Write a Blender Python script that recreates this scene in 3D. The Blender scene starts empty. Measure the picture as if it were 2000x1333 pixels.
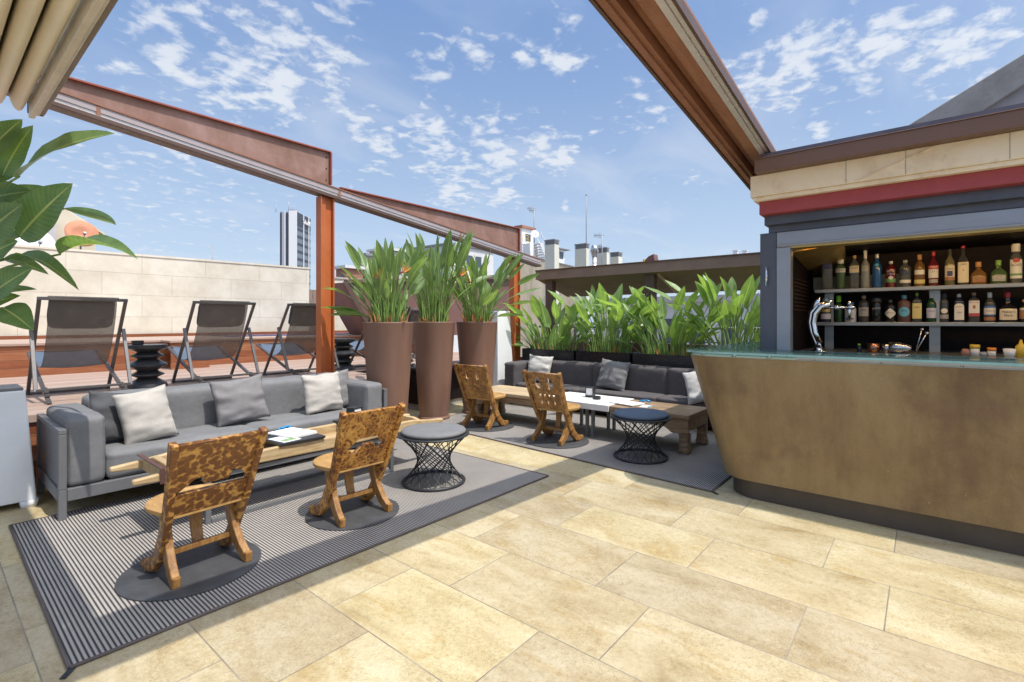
import bpy, bmesh, math, random
from mathutils import Vector, Matrix, noise as mnoise
PI = math.pi
S = bpy.context.scene
COL = S.collection
rnd = random.Random(7)

# ------------------------------------------------------------------ camera model (world: X along the sofa, Y along the bar)
F, CX, HY, H = 970.0, 1000.0, 627.0, 1.4
ANG = math.radians(39.689)
SA, CA = math.sin(ANG), math.cos(ANG)
def ray(px, py):
    r = (px - CX) / F; z = -(py - HY) / F
    return Vector((r*SA + CA, -r*CA + SA, z))
def at_d(px, py, d):
    return Vector((0, 0, H)) + ray(px, py) * d
def at_x(px, py, x):
    v = ray(px, py); return Vector((0, 0, H)) + v * (x / v.x)
def at_y(px, py, y):
    v = ray(px, py); return Vector((0, 0, H)) + v * (y / v.y)

# ------------------------------------------------------------------ object helpers
def tag(o, label=None, cat=None, group=None, kind=None):
    if label: o['label'] = label
    if cat: o['category'] = cat
    if group: o['group'] = group
    if kind: o['kind'] = kind
    return o
def thing(name, label, cat, loc=(0, 0, 0), rotz=0.0, group=None):
    o = bpy.data.objects.new(name, None); COL.objects.link(o)
    o.empty_display_size = 0.1
    o.location = loc; o.rotation_euler = (0, 0, rotz)
    return tag(o, label, cat, group)
def link_mesh(name, me, mat, parent=None, smooth=False, bevel=0.0, seg=2):
    o = bpy.data.objects.new(name, me); COL.objects.link(o)
    if mat is not None:
        ms = mat if isinstance(mat, (list, tuple)) else [mat]
        for m in ms: me.materials.append(m)
    if parent is not None: o.parent = parent
    if smooth:
        for p in me.polygons: p.use_smooth = True
    if bevel > 0:
        b = o.modifiers.new('bevel', 'BEVEL'); b.width = bevel; b.segments = seg
        b.limit_method = 'ANGLE'; b.angle_limit = math.radians(40)
    return o
def obj(name, bm, mat, parent=None, smooth=False, bevel=0.0, seg=2, auto=None):
    me = bpy.data.meshes.new(name)
    bmesh.ops.recalc_face_normals(bm, faces=bm.faces)
    if auto is not None:
        for f in bm.faces: f.smooth = True
        lim = math.radians(auto)
        for e in bm.edges:
            if len(e.link_faces) == 2 and e.calc_face_angle(0) > lim: e.smooth = False
    bm.to_mesh(me); bm.free()
    return link_mesh(name, me, mat, parent, smooth, bevel, seg)
def struct(name, bm, mat, **k):
    return tag(obj(name, bm, mat, **k), kind='structure')
def dup(root, loc=None, rotz=None, label=None):
    r = root.copy(); COL.objects.link(r)
    if loc is not None: r.location = loc
    if rotz is not None: r.rotation_euler = (0, 0, rotz)
    if label: r['label'] = label
    for ch in list(root.children):
        c = ch.copy(); COL.objects.link(c); c.parent = r
        for g in list(ch.children):
            d = g.copy(); COL.objects.link(d); d.parent = c
    return r
BM = bmesh.new

def box(bm, x0, x1, y0, y1, z0, z1, M=None):
    vs = [Vector((x, y, z)) for z in (z0, z1) for y in (y0, y1) for x in (x0, x1)]
    if M is not None: vs = [M @ v for v in vs]
    v = [bm.verts.new(p) for p in vs]
    for f in ((0, 2, 3, 1), (4, 5, 7, 6), (0, 1, 5, 4), (2, 6, 7, 3), (0, 4, 6, 2), (1, 3, 7, 5)):
        bm.faces.new([v[i] for i in f])
    return v
def bar(bm, a, b, w, h, up=(0, 0, 1)):
    a, b = Vector(a), Vector(b); d = (b - a); L = d.length; d.normalize()
    u = Vector(up)
    if abs(d.dot(u)) > 0.98: u = Vector((0, 1, 0))
    s = d.cross(u).normalized(); u = s.cross(d)
    M = Matrix((( d.x, s.x, u.x, a.x), (d.y, s.y, u.y, a.y), (d.z, s.z, u.z, a.z), (0, 0, 0, 1)))
    box(bm, 0, L, -w/2, w/2, -h/2, h/2, M)
def tube(bm, pts, r, seg=8, closed=False, caps=True):
    pts = [Vector(p) for p in pts]; n = len(pts); rings = []
    prev = None
    for i, p in enumerate(pts):
        if closed: t = (pts[(i+1) % n] - pts[i-1]).normalized()
        else: t = (pts[min(i+1, n-1)] - pts[max(i-1, 0)]).normalized()
        if prev is None:
            u = Vector((0, 0, 1)) if abs(t.z) < 0.9 else Vector((1, 0, 0))
            s = t.cross(u).normalized()
        else:
            s = (prev - t * prev.dot(t)).normalized()
        prev = s; u = s.cross(t)
        rr = r[i] if isinstance(r, (list, tuple)) else r
        rings.append([bm.verts.new(p + (s*math.cos(2*PI*k/seg) + u*math.sin(2*PI*k/seg))*rr) for k in range(seg)])
    m = n if closed else n-1
    for i in range(m):
        A, B = rings[i], rings[(i+1) % n]
        for k in range(seg):
            f = bm.faces.new((A[k], A[(k+1) % seg], B[(k+1) % seg], B[k])); f.smooth = True
    if caps and not closed:
        bm.faces.new(rings[0][::-1]); bm.faces.new(rings[-1])
def lathe(bm, prof, c=(0, 0), seg=24, n=2.0, cap=True, sx=1.0, sy=1.0):
    rings = []
    for (r, z) in prof:
        ring = []
        for k in range(seg):
            a = 2*PI*(k+0.5)/seg; ca, sa = math.cos(a), math.sin(a)
            q = 1.0 if n == 2.0 else 1/((abs(ca)**n + abs(sa)**n)**(1/n))
            ring.append(bm.verts.new((c[0] + r*q*ca*sx, c[1] + r*q*sa*sy, z)))
        rings.append(ring)
    for A, B in zip(rings, rings[1:]):
        for k in range(seg):
            f = bm.faces.new((A[k], A[(k+1) % seg], B[(k+1) % seg], B[k])); f.smooth = True
    if cap:
        bm.faces.new(rings[0][::-1]); bm.faces.new(rings[-1])
def prism(bm, poly, vec):
    vec = Vector(vec)
    a = [bm.verts.new(Vector(p)) for p in poly]; b = [bm.verts.new(Vector(p) + vec) for p in poly]
    n = len(poly)
    bm.faces.new(a[::-1]); bm.faces.new(b)
    for i in range(n): bm.faces.new((a[i], a[(i+1) % n], b[(i+1) % n], b[i]))
def ribbon(bm, path, widths, th, side):
    """flat board following a path: side = direction of the board's thickness th, widths across the path"""
    side = Vector(side).normalized(); path = [Vector(p) for p in path]; rings = []
    for i, p in enumerate(path):
        t = (path[min(i+1, len(path)-1)] - path[max(i-1, 0)]).normalized()
        u = side.cross(t).normalized(); w = widths[i]/2
        rings.append([bm.verts.new(p + u*a*w + side*b*th/2) for a, b in ((-1, -1), (1, -1), (1, 1), (-1, 1))])
    for A, B in zip(rings, rings[1:]):
        for k in range(4): bm.faces.new((A[k], A[(k+1) % 4], B[(k+1) % 4], B[k]))
    bm.faces.new(rings[0][::-1]); bm.faces.new(rings[-1])
def curve_mesh(splines, th, bev=0.0, M=None):
    cu = bpy.data.curves.new('outline', 'CURVE'); cu.dimensions = '2D'; cu.fill_mode = 'BOTH'
    cu.extrude = th/2; cu.bevel_depth = bev; cu.bevel_resolution = 1
    for pl in splines:
        sp = cu.splines.new('POLY'); sp.points.add(len(pl)-1); sp.use_cyclic_u = True
        for q, p in zip(sp.points, pl): q.co = (p[0], p[1], 0, 1)
    return _conv(cu, M)
def _conv(cu, M):
    o = bpy.data.objects.new('tmp', cu); COL.objects.link(o)
    dg = bpy.context.evaluated_depsgraph_get(); dg.update()
    me = bpy.data.meshes.new_from_object(o.evaluated_get(dg))
    bpy.data.objects.remove(o); bpy.data.curves.remove(cu)
    me.materials.clear()
    if M is not None: me.transform(M)
    return me
def text_mesh(s, size, M, th=0.0008, sx=1.0):
    cu = bpy.data.curves.new('text', 'FONT'); cu.body = s; cu.size = size; cu.align_x = 'CENTER'; cu.align_y = 'CENTER'
    cu.extrude = th/2; cu.resolution_u = 2
    return _conv(cu, M @ Matrix.Diagonal((sx, 1, 1, 1)))
FACE_MX = Matrix(((0, 0, -1, 0), (-1, 0, 0, 0), (0, 1, 0, 0), (0, 0, 0, 1)))     # lettering read while looking along +X
FACE_MY = Matrix(((1, 0, 0, 0), (0, 0, -1, 0), (0, 1, 0, 0), (0, 0, 0, 1)))      # lettering read while looking along +Y

def puff_box(bm, x0, x1, y0, y1, z0, z1, r=0.04, puff=0.02, n=17, wob=0.006, seed=0.0):
    """upholstered block: rounded edges, swollen faces, small unevenness"""
    cx, cy, cz = (x0+x1)/2, (y0+y1)/2, (z0+z1)/2; hx, hy, hz = (x1-x0)/2, (y1-y0)/2, (z1-z0)/2
    geo = bmesh.ops.create_cube(bm, size=2.0); vs = geo['verts']
    es = list({e for v in vs for e in v.link_edges})
    bmesh.ops.subdivide_edges(bm, edges=es, cuts=n, use_grid_fill=True)
    allv = list(bm.verts)
    for v in allv:
        u = v.co.copy()
        # crowd the grid lines towards the edges
        q = Vector([math.copysign(1-(1-abs(c))**1.6, c) for c in u])
        p = Vector((q.x*hx, q.y*hy, q.z*hz))
        inner = Vector((max(-hx+r, min(hx-r, p.x)), max(-hy+r, min(hy-r, p.y)), max(-hz+r, min(hz-r, p.z))))
        d = p - inner
        if d.length > 1e-6:
            m = max(abs(d.x), abs(d.y), abs(d.z)); d = d.normalized()*m
        p = inner + d
        k = [(1-abs(c)**3) for c in u]
        p.x += math.copysign(puff*k[1]*k[2], u.x) if abs(u.x) > .999 else 0
        p.y += math.copysign(puff*k[0]*k[2], u.y) if abs(u.y) > .999 else 0
        p.z += math.copysign(puff*k[0]*k[1], u.z) if abs(u.z) > .999 else 0
        p += mnoise.noise_vector(Vector((p.x*5+seed, p.y*5, p.z*5)))*wob + mnoise.noise_vector(Vector((p.x*9+seed, p.y*9, p.z*22)))*wob*.55
        if wob > .007 and hz < hx: p.z -= .014*k[0]*k[1]*max(0, u.z)
        v.co = p + Vector((cx, cy, cz))
    for f in bm.faces: f.smooth = True

def pillow_mesh(w, h, t, seed, wrinkle=0.019, n=26):
    bm = BM(); grid = {}
    for s in (1, -1):
        for i in range(n+1):
            for j in range(n+1):
                u, v = 2*i/n-1, 2*j/n-1
                edge = i in (0, n) or j in (0, n)
                if s == -1 and edge: grid[s, i, j] = grid[1, i, j]; continue
                # outline draws in between the corners
                x = u*w/2*(1-0.09*(1-v*v)*abs(u)**2); y = v*h/2*(1-0.09*(1-u*u)*abs(v)**2)
                prof = (max(0, 1-u*u)*max(0, 1-v*v))**0.42
                z = s*t/2*prof
                nz = mnoise.fractal(Vector((x*5+seed, y*13+seed*2, s*3+seed)), 1.0, 2.0, 3)
                fold = math.sin((y*38+6*mnoise.noise(Vector((x*4+seed, y*5, s)))))*0.25
                z += s*wrinkle*(nz*1.3+fold*1.3)*(0.30+0.70*max(abs(u), abs(v))**1.5)*(1 if not edge else 0.25)
                x += 0.008*mnoise.noise(Vector((y*9+seed, 3.1, s))); y += 0.008*mnoise.noise(Vector((x*9+seed, 8.1, s)))
                grid[s, i, j] = bm.verts.new((x, y, z))
    for s in (1, -1):
        for i in range(n):
            for j in range(n):
                q = [grid[s, i, j], grid[s, i+1, j], grid[s, i+1, j+1], grid[s, i, j+1]]
                f = bm.faces.new(q if s == 1 else q[::-1]); f.smooth = True
    return bm
# ------------------------------------------------------------------ materials
class NT:
    def __init__(s, name):
        s.m = bpy.data.materials.new(name); s.m.use_nodes = True; s.t = s.m.node_tree; s.n = s.t.nodes
        s.b = s.n['Principled BSDF']; s.out = s.n['Material Output']
    def add(s, typ, **kw):
        nd = s.n.new(typ)
        for k, v in kw.items(): setattr(nd, k, v)
        return nd
    def link(s, a, b): s.t.links.new(a, b)
    def coord(s, scale=(1, 1, 1), kind='Object', rot=(0, 0, 0)):
        tc = s.add('ShaderNodeTexCoord'); mp = s.add('ShaderNodeMapping')
        mp.inputs['Scale'].default_value = scale; mp.inputs['Rotation'].default_value = rot
        s.link(tc.outputs[kind], mp.inputs['Vector']); return mp.outputs['Vector']
    def noise(s, vec, scale=5, detail=4, rough=.55, dist=0):
        nd = s.add('ShaderNodeTexNoise'); nd.inputs['Scale'].default_value = scale; nd.inputs['Detail'].default_value = detail
        nd.inputs['Roughness'].default_value = rough; nd.inputs['Distortion'].default_value = dist
        s.link(vec, nd.inputs['Vector']); return nd.outputs['Fac']
    def ramp(s, fac, stops, interp='LINEAR'):
        r = s.add('ShaderNodeValToRGB'); r.color_ramp.interpolation = interp
        while len(r.color_ramp.elements) < len(stops): r.color_ramp.elements.new(0.5)
        for e, (p, c) in zip(r.color_ramp.elements, stops):
            e.position = p; e.color = (*c, 1) if len(c) == 3 else c
        s.link(fac, r.inputs['Fac']); return r.outputs['Color']
    def math(s, op, a, b=None, c=None, clamp=False):
        nd = s.add('ShaderNodeMath', operation=op); nd.use_clamp = clamp
        for i, x in enumerate((a, b, c)):
            if x is None: continue
            if isinstance(x, (int, float)): nd.inputs[i].default_value = x
            else: s.link(x, nd.inputs[i])
        return nd.outputs[0]
    def mix(s, fac, a, b, mode='MIX'):
        nd = s.add('ShaderNodeMix', data_type='RGBA', blend_type=mode)
        for sock, x in ((nd.inputs[0], fac), (nd.inputs[6], a), (nd.inputs[7], b)):
            if isinstance(x, (int, float)): sock.default_value = x
            elif isinstance(x, tuple): sock.default_value = (*x, 1)
            else: s.link(x, sock)
        return nd.outputs[2]
    def bump(s, h, strength=.3, dist=.01):
        b = s.add('ShaderNodeBump'); b.inputs['Strength'].default_value = strength; b.inputs['Distance'].default_value = dist
        s.link(h, b.inputs['Height']); s.link(b.outputs['Normal'], s.b.inputs['Normal'])
    def set(s, col=None, rough=None, metal=None, spec=None):
        for k, v in (('Base Color', col), ('Roughness', rough), ('Metallic', metal), ('Specular IOR Level', spec)):
            if v is None: continue
            if isinstance(v, tuple): s.b.inputs[k].default_value = (*v, 1)
            elif isinstance(v, (int, float)): s.b.inputs[k].default_value = v
            else: s.link(v, s.b.inputs[k])
        return s.m
def sc(c, k): return tuple(min(1, x*k) for x in c)
def pm(name, col, rough=.5, metal=0., var=.15, vs=6, bump=0., bs=60, bd=.002, spec=None, col2=None, stretch=(1, 1, 1)):
    """plain material with uneven colour and roughness"""
    n = NT(name); v = n.coord(stretch)
    a = n.noise(v, vs, 5, .6)
    c = n.ramp(a, [(.28, col2 if col2 else sc(col, 1-var)), (.72, sc(col, 1+var*.6))])
    b = n.noise(v, vs*3.1, 3, .6)
    rr = n.ramp(b, [(.3, (max(0, rough-.08),)*3), (.7, (min(1, rough+.08),)*3)])
    n.set(c, rr, metal, spec)
    if bump: n.bump(n.noise(v, bs, 3, .6), bump, bd)
    return n.m

def m_floor():
    n = NT('travertine_tiles'); tc = n.add('ShaderNodeTexCoord'); sp = n.add('ShaderNodeSeparateXYZ')
    n.link(tc.outputs['Object'], sp.inputs[0])
    U = n.math('DIVIDE', n.math('SUBTRACT', sp.outputs[0], .3185), .4955); row = n.math('FLOOR', U); fu = n.math('FRACT', U)
    odd = n.math('FLOORED_MODULO', row, 2.0)
    off = n.math('MULTIPLY_ADD', odd, -.303, .443)
    V = n.math('DIVIDE', n.math('SUBTRACT', sp.outputs[1], off), .894); colm = n.math('FLOOR', V); fv = n.math('FRACT', V)
    du = n.math('MULTIPLY', n.math('MINIMUM', fu, n.math('SUBTRACT', 1.0, fu)), .4955)
    dv = n.math('MULTIPLY', n.math('MINIMUM', fv, n.math('SUBTRACT', 1.0, fv)), .894)
    wob = n.math('MULTIPLY', n.noise(tc.outputs['Object'], 60, 2), .0022)
    jd = n.math('SUBTRACT', n.math('MINIMUM', du, dv), wob)
    jm = n.math('SMOOTH_MIN', n.math('DIVIDE', n.math('MAXIMUM', n.math('SUBTRACT', jd, .0006), 0.0), .0022), 1.0, .1)
    cmb = n.add('ShaderNodeCombineXYZ'); n.link(row, cmb.inputs[0]); n.link(colm, cmb.inputs[1])
    wn = n.add('ShaderNodeTexWhiteNoise'); wn.noise_dimensions = '3D'; n.link(cmb.outputs[0], wn.inputs['Vector'])
    # each slab has its own piece of stone: shift the pattern by the slab's random colour
    sh = n.add('ShaderNodeVectorMath', operation='MULTIPLY_ADD'); n.link(wn.outputs['Color'], sh.inputs[0]); sh.inputs[1].default_value = (7, 7, 7)
    st = n.add('ShaderNodeMapping'); st.inputs['Scale'].default_value = (1.7, .75, 1); n.link(tc.outputs['Object'], st.inputs['Vector'])
    n.link(st.outputs[0], sh.inputs[2]); v = sh.outputs[0]
    big = n.noise(v, 2.6, 7, .68, .5)
    base = n.ramp(big, [(.28, (.37, .295, .175)), (.40, (.485, .41, .26)), (.54, (.56, .49, .335)), (.72, (.61, .555, .42))])
    fine = n.noise(tc.outputs['Object'], 38, 6, .75, .9)
    worm = n.math('ABSOLUTE', n.math('SUBTRACT', n.noise(tc.outputs['Object'], 62, 3, .6, 1.2), .5))
    base = n.mix(.85, base, n.ramp(fine, [(.30, (.66, .60, .50)), (.46, (.95, .93, .90)), (.7, (1.10, 1.08, 1.05))]), 'MULTIPLY')
    wm = n.ramp(n.noise(v, 3, 5, .65), [(.36, (.15,)*3), (.60, (1, 1, 1))])
    base = n.mix(wm, base, n.mix(1.0, base, n.ramp(worm, [(.004, (.66, .61, .52)), (.045, (1.02, 1.02, 1.0))]), 'MULTIPLY'))
    blot = n.ramp(n.noise(v, 1.6, 6, .7, 1.5), [(.55, (1, 1, 1)), (.66, (.86, .76, .58)), (.8, (.74, .62, .45))])
    base = n.mix(.8, base, blot, 'MULTIPLY')
    tone = n.ramp(wn.outputs['Value'], [(0, (.82, .80, .80)), (.3, (.90, .88, .86)), (.6, (.98, .965, .92)), (1, (1.05, 1.04, .94))])
    base = n.mix(1.0, base, tone, 'MULTIPLY')
    spot = n.ramp(n.noise(tc.outputs['Object'], 1.1, 5, .7), [(.4, (1, 1, 1)), (.68, (.84, .81, .77))])
    base = n.mix(1.0, base, spot, 'MULTIPLY')
    colr = n.mix(jm, n.ramp(n.noise(tc.outputs['Object'], 3.5, 4), [(.35, (.17, .14, .105)), (.65, (.33, .28, .21))]), base)
    n.set(colr, n.ramp(fine, [(.3, (.62,)*3), (.7, (.42,)*3)]), 0, .35)
    hgt = n.math('ADD', n.math('MULTIPLY', jm, 1.0), n.math('MULTIPLY', fine, .35))
    n.bump(hgt, .35, .003)
    return n.m
def m_rug(name, axis, la=(.42, .385, .35), da=(.05, .049, .052)):
    n = NT(name); tc = n.add('ShaderNodeTexCoord'); sp = n.add('ShaderNodeSeparateXYZ'); n.link(tc.outputs['Object'], sp.inputs[0])
    a, b = (sp.outputs[1], sp.outputs[0]) if axis == 'X' else (sp.outputs[0], sp.outputs[1])
    w = n.math('SINE', n.math('MULTIPLY', a, 2*PI/.018))
    k = n.math('SINE', n.math('MULTIPLY', b, 2*PI/.011))
    w2 = n.math('ADD', n.math('MULTIPLY', w, .5), .5)
    h = n.math('ADD', w2, n.math('MULTIPLY', k, .12))
    f = n.ramp(h, [(.15, da), (.66, la)])
    f = n.mix(1.0, f, n.ramp(n.noise(tc.outputs['Object'], 3, 4), [(.3, (.88, .88, .88)), (.7, (1.05, 1.04, 1.02))]), 'MULTIPLY')
    n.set(f, .8, 0, .2); n.bump(h, .8, .004)
    return n.m
def m_wood(name, a, b, axis=(1, 8, 8), scale=4, rough=.45, bump=.1, c3=None):
    n = NT(name); v = n.coord(axis)
    g = n.noise(v, scale, 6, .62, .8)
    st = [(.28, a), (.68, b)] if c3 is None else [(.25, a), (.5, b), (.78, c3)]
    col = n.ramp(g, st)
    col = n.mix(1.0, col, n.ramp(n.noise(n.coord(), 2.2, 4), [(.3, (.8, .78, .75)), (.7, (1.08, 1.06, 1.04))]), 'MULTIPLY')
    n.set(col, rough, 0, .4); n.bump(g, bump, .004); return n.m
def m_burnt(name, scale, edge, mid, dark, soft, w=(.0, .07, .17), vary=.3, stretch=(1, 1, 1), spots=False):
    """fire-marked wood: dark cells of uneven size fading into honey-coloured veins"""
    n = NT(name); v = n.coord(stretch)
    nz = n.add('ShaderNodeTexNoise'); nz.inputs['Scale'].default_value = 8; nz.inputs['Detail'].default_value = 4; n.link(v, nz.inputs['Vector'])
    ad = n.add('ShaderNodeVectorMath', operation='MULTIPLY_ADD'); n.link(nz.outputs['Color'], ad.inputs[0]); ad.inputs[1].default_value = (soft,)*3; n.link(v, ad.inputs[2])
    d = []
    for k in (1, 1.45):
        vo = n.add('ShaderNodeTexVoronoi', feature='F1' if spots else 'DISTANCE_TO_EDGE'); vo.inputs['Scale'].default_value = scale*k; n.link(ad.outputs[0], vo.inputs['Vector'])
        d.append(n.math('SUBTRACT', .69, vo.outputs['Distance']) if spots else vo.outputs['Distance'])
    sel = n.ramp(n.noise(v, 5, 2), [(.46, (0, 0, 0)), (.54, (1, 1, 1))])
    mxd = n.mix(sel, d[0], d[1])
    thr = n.math('ADD', mxd, n.math('MULTIPLY', n.math('SUBTRACT', n.noise(v, 7, 4, .6), .46), vary))
    col = n.ramp(thr, [(w[0], edge), (w[1], mid), (w[2], dark)])
    col = n.mix(1.0, col, n.ramp(n.noise(v, 34, 5, .7), [(.3, (.68, .66, .64)), (.7, (1.12, 1.1, 1.08))]), 'MULTIPLY')
    n.set(col, n.ramp(n.noise(v, 12, 3), [(.3, (.28,)*3), (.7, (.5,)*3)]), 0, .5); n.bump(thr, .2, .004); return n.m
def m_boards(name, cols, width, axis, rough, gap=(.03, .015, .01), grain=1.0, spec=.4):
    """planks: axis = coordinate across the planks (0 x, 1 y, 2 z)"""
    n = NT(name); tc = n.add('ShaderNodeTexCoord'); sp = n.add('ShaderNodeSeparateXYZ'); n.link(tc.outputs['Object'], sp.inputs[0])
    q = n.math('DIVIDE', sp.outputs[axis], width); i = n.math('FLOOR', q); f = n.math('FRACT', q)
    d = n.math('MINIMUM', f, n.math('SUBTRACT', 1.0, f))
    m = n.math('DIVIDE', d, .03, clamp=True)
    wn = n.add('ShaderNodeTexWhiteNoise', noise_dimensions='1D'); n.link(i, wn.inputs['W'])
    scv = [9, 9, 9]; scv[0 if axis != 0 else 1] = .9
    ad = n.add('ShaderNodeVectorMath', operation='MULTIPLY_ADD'); n.link(wn.outputs['Color'], ad.inputs[0]); ad.inputs[1].default_value = (9, 9, 9)
    n.link(n.coord(tuple(scv)), ad.inputs[2])
    g = n.noise(ad.outputs[0], 3.0, 6, .65, .6)
    c = n.ramp(n.math('ADD', n.math('MULTIPLY', g, .75*grain), n.math('MULTIPLY', wn.outputs['Value'], .3)), [(.25, cols[0]), (.55, cols[1]), (.85, cols[2])])
    n.set(n.mix(m, gap, c), rough, 0, spec); n.bump(n.math('ADD', m, n.math('MULTIPLY', g, .2)), .4, .004); return n.m
def m_ashlar():
    n = NT('pale_ashlar'); tc = n.add('ShaderNodeTexCoord')
    mp = n.add('ShaderNodeMapping'); mp.inputs['Rotation'].default_value = (PI/2, 0, 0); n.link(tc.outputs['Object'], mp.inputs['Vector'])
    sp = n.add('ShaderNodeSeparateXYZ'); n.link(tc.outputs['Object'], sp.inputs[0]); cb = n.add('ShaderNodeCombineXYZ')
    n.link(sp.outputs[0], cb.inputs[0]); n.link(sp.outputs[2], cb.inputs[1])
    br = n.add('ShaderNodeTexBrick'); br.offset = .45; n.link(cb.outputs[0], br.inputs['Vector'])
    br.inputs['Color1'].default_value = (.64, .59, .49, 1); br.inputs['Color2'].default_value = (.70, .655, .555, 1); br.inputs['Mortar'].default_value = (.50, .45, .36, 1)
    br.inputs['Scale'].default_value = 1; br.inputs['Mortar Size'].default_value = .006; br.inputs['Brick Width'].default_value = 1.15; br.inputs['Row Height'].default_value = .43
    br.inputs['Mortar Smooth'].default_value = .3
    c = n.mix(1.0, br.outputs['Color'], n.ramp(n.noise(tc.outputs['Object'], 1.3, 7, .7), [(.3, (.80, .77, .72)), (.6, (1.05, 1.04, 1.03))]), 'MULTIPLY')
    n.set(c, .85, 0, .2); n.bump(n.noise(tc.outputs['Object'], 30, 5), .15, .01); return n.m
def m_leaf(name, a, b, rib, trans=.35):
    n = NT(name); uv = n.add('ShaderNodeUVMap'); sp = n.add('ShaderNodeSeparateXYZ'); n.link(uv.outputs[0], sp.inputs[0])
    v = n.coord()
    c = n.ramp(n.noise(v, 7, 4), [(.3, a), (.7, b)])
    d = n.math('ABSOLUTE', n.math('SUBTRACT', sp.outputs[0], .5))
    vein = n.math('SINE', n.math('MULTIPLY', n.math('SUBTRACT', sp.outputs[1], n.math('MULTIPLY', d, .35)), 95))
    c = n.mix(n.math('MULTIPLY', n.math('ADD', vein, 1.0), .10), c, sc(rib, .8))
    c = n.mix(n.ramp(d, [(.018, (1, 1, 1)), (.035, (0, 0, 0))]), c, rib)
    tipm = n.ramp(n.math('ADD', sp.outputs[1], n.math('MULTIPLY', n.noise(v, 25, 3), .06)), [(1.0, (0, 0, 0)), (1.03, (1, 1, 1))])
    c = n.mix(tipm, c, (.16, .08, .03))
    n.set(c, .33, 0, .5); n.bump(vein, .12, .002)
    tr = n.add('ShaderNodeBsdfTranslucent'); n.link(n.mix(1.0, c, (1.5, 1.6, .6), 'MULTIPLY'), tr.inputs['Color'])
    mx = n.add('ShaderNodeMixShader'); mx.inputs[0].default_value = trans
    n.link(n.b.outputs[0], mx.inputs[1]); n.link(tr.outputs[0], mx.inputs[2]); n.link(mx.outputs[0], n.out.inputs[0]); return n.m
def m_glass(name, col, alpha=.4, rough=.04, tint=None):
    """thin tinted glass: clear coat over a part-transparent body"""
    n = NT(name); n.set(col, rough, 0, .6)
    t = n.add('ShaderNodeBsdfTransparent'); t.inputs[0].default_value = (*(tint or sc(col, 2.2)), 1)
    mx = n.add('ShaderNodeMixShader'); mx.inputs[0].default_value = alpha
    n.link(t.outputs[0], mx.inputs[1]); n.link(n.b.outputs[0], mx.inputs[2]); n.link(mx.outputs[0], n.out.inputs[0]); return n.m
def m_weave(name, col, scale=900, bump=.25, alpha=1.0, var=.1, tex=.6):
    n = NT(name); v = n.coord(); tc = n.coord((1, 1, 1))
    fine = n.noise(v, scale*.35, 2, .5)
    cc = n.ramp(n.noise(v, 5, 6, .72), [(.3, sc(col, 1-var*1.4)), (.7, sc(col, 1+var))])
    cc = n.mix(tex, cc, n.ramp(fine, [(.35, (.78,)*3), (.65, (1.15,)*3)]), 'MULTIPLY')
    n.set(cc, .75, 0, .25); n.bump(n.math('ADD', n.math('MULTIPLY', fine, .25), n.noise(v, 17, 4, .6)), bump, .008)
    if alpha < 1:
        t = n.add('ShaderNodeBsdfTransparent'); mx = n.add('ShaderNodeMixShader'); mx.inputs[0].default_value = alpha
        n.link(t.outputs[0], mx.inputs[1]); n.link(n.b.outputs[0], mx.inputs[2]); n.link(mx.outputs[0], n.out.inputs[0])
    return n.m
def m_rust(name, cols, scale=2.2, rough=.55, stretch=(1, 1, 1), metal=0.0):
    n = NT(name); v = n.coord(stretch)
    c = n.ramp(n.noise(v, scale, 7, .72, .4), [(.28, cols[0]), (.5, cols[1]), (.72, cols[2])])
    c = n.mix(n.ramp(n.noise(v, scale*3.3, 5, .7), [(.58, (0, 0, 0)), (.72, (.55,)*3)]), c, cols[3])
    n.set(c, n.ramp(n.noise(v, scale*2, 4), [(.3, (rough-.1,)*3), (.7, (rough+.15,)*3)]), metal, .4)
    n.bump(n.noise(v, 50, 4), .08, .003); return n.m
M = {}
M['floor'] = m_floor()
M['rug1'] = m_rug('ribbed_rug', 'Y'); M['rug2'] = m_rug('ribbed_rug_far', 'X')
M['binding'] = pm('rug_binding', (.12, .095, .085), .8, bump=.3, bs=200)
M['deck'] = m_boards('deck_boards', [(.30, .19, .145), (.40, .29, .23), (.49, .385, .32)], .135, 1, .6)
M['bench'] = m_boards('varnished_boards', [(.17, .05, .022), (.28, .10, .045), (.40, .19, .095)], .115, 2, .38)
M['ashlar'] = m_ashlar()
M['sofa'] = m_weave('grey_sofa_vinyl', (.185, .184, .186), 700, .6, tex=.35)
M['sofa2'] = m_weave('brown_grey_canvas', (.105, .094, .096), 900, .5, tex=.4)
M['frame'] = pm('grey_aluminium', (.17, .17, .175), .42, .25, var=.08, vs=20)
M['p_light'] = m_weave('pale_linen', (.45, .415, .375), 1300, .35); M['p_grey'] = m_weave('mid_grey_linen', (.21, .20, .20), 1300, .35)
M['p_dark'] = m_weave('charcoal_linen', (.085, .085, .09), 1300, .3); M['p_white'] = m_weave('pale_grey_linen', (.56, .54, .50), 1300, .35)
M['burntA'] = m_burnt('fire_spotted_wood', 26, (.55, .295, .075), (.34, .15, .034), (.185, .074, .022), .08, (.0, .08, .20), .42, (1, 1, 1.2), True)
M['burntB'] = m_burnt('fire_blotched_wood', 22, (.60, .32, .075), (.42, .18, .032), (.15, .048, .012), .20, (.02, .14, .30), .9)
M['burntC'] = m_burnt('worn_carved_wood', 13, (.42, .225, .07), (.30, .14, .038), (.15, .062, .02), .3, (.0, .14, .36), 1.0)
M['chairwood'] = m_wood('honey_wood', (.11, .045, .014), (.30, .15, .045), (6, 6, 1.5), 5, .42, .25, (.44, .26, .09))
M['seatwood'] = m_wood('pale_honey_wood', (.34, .18, .055), (.52, .32, .115), (8, 1.5, 8), 3, .45)
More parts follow.
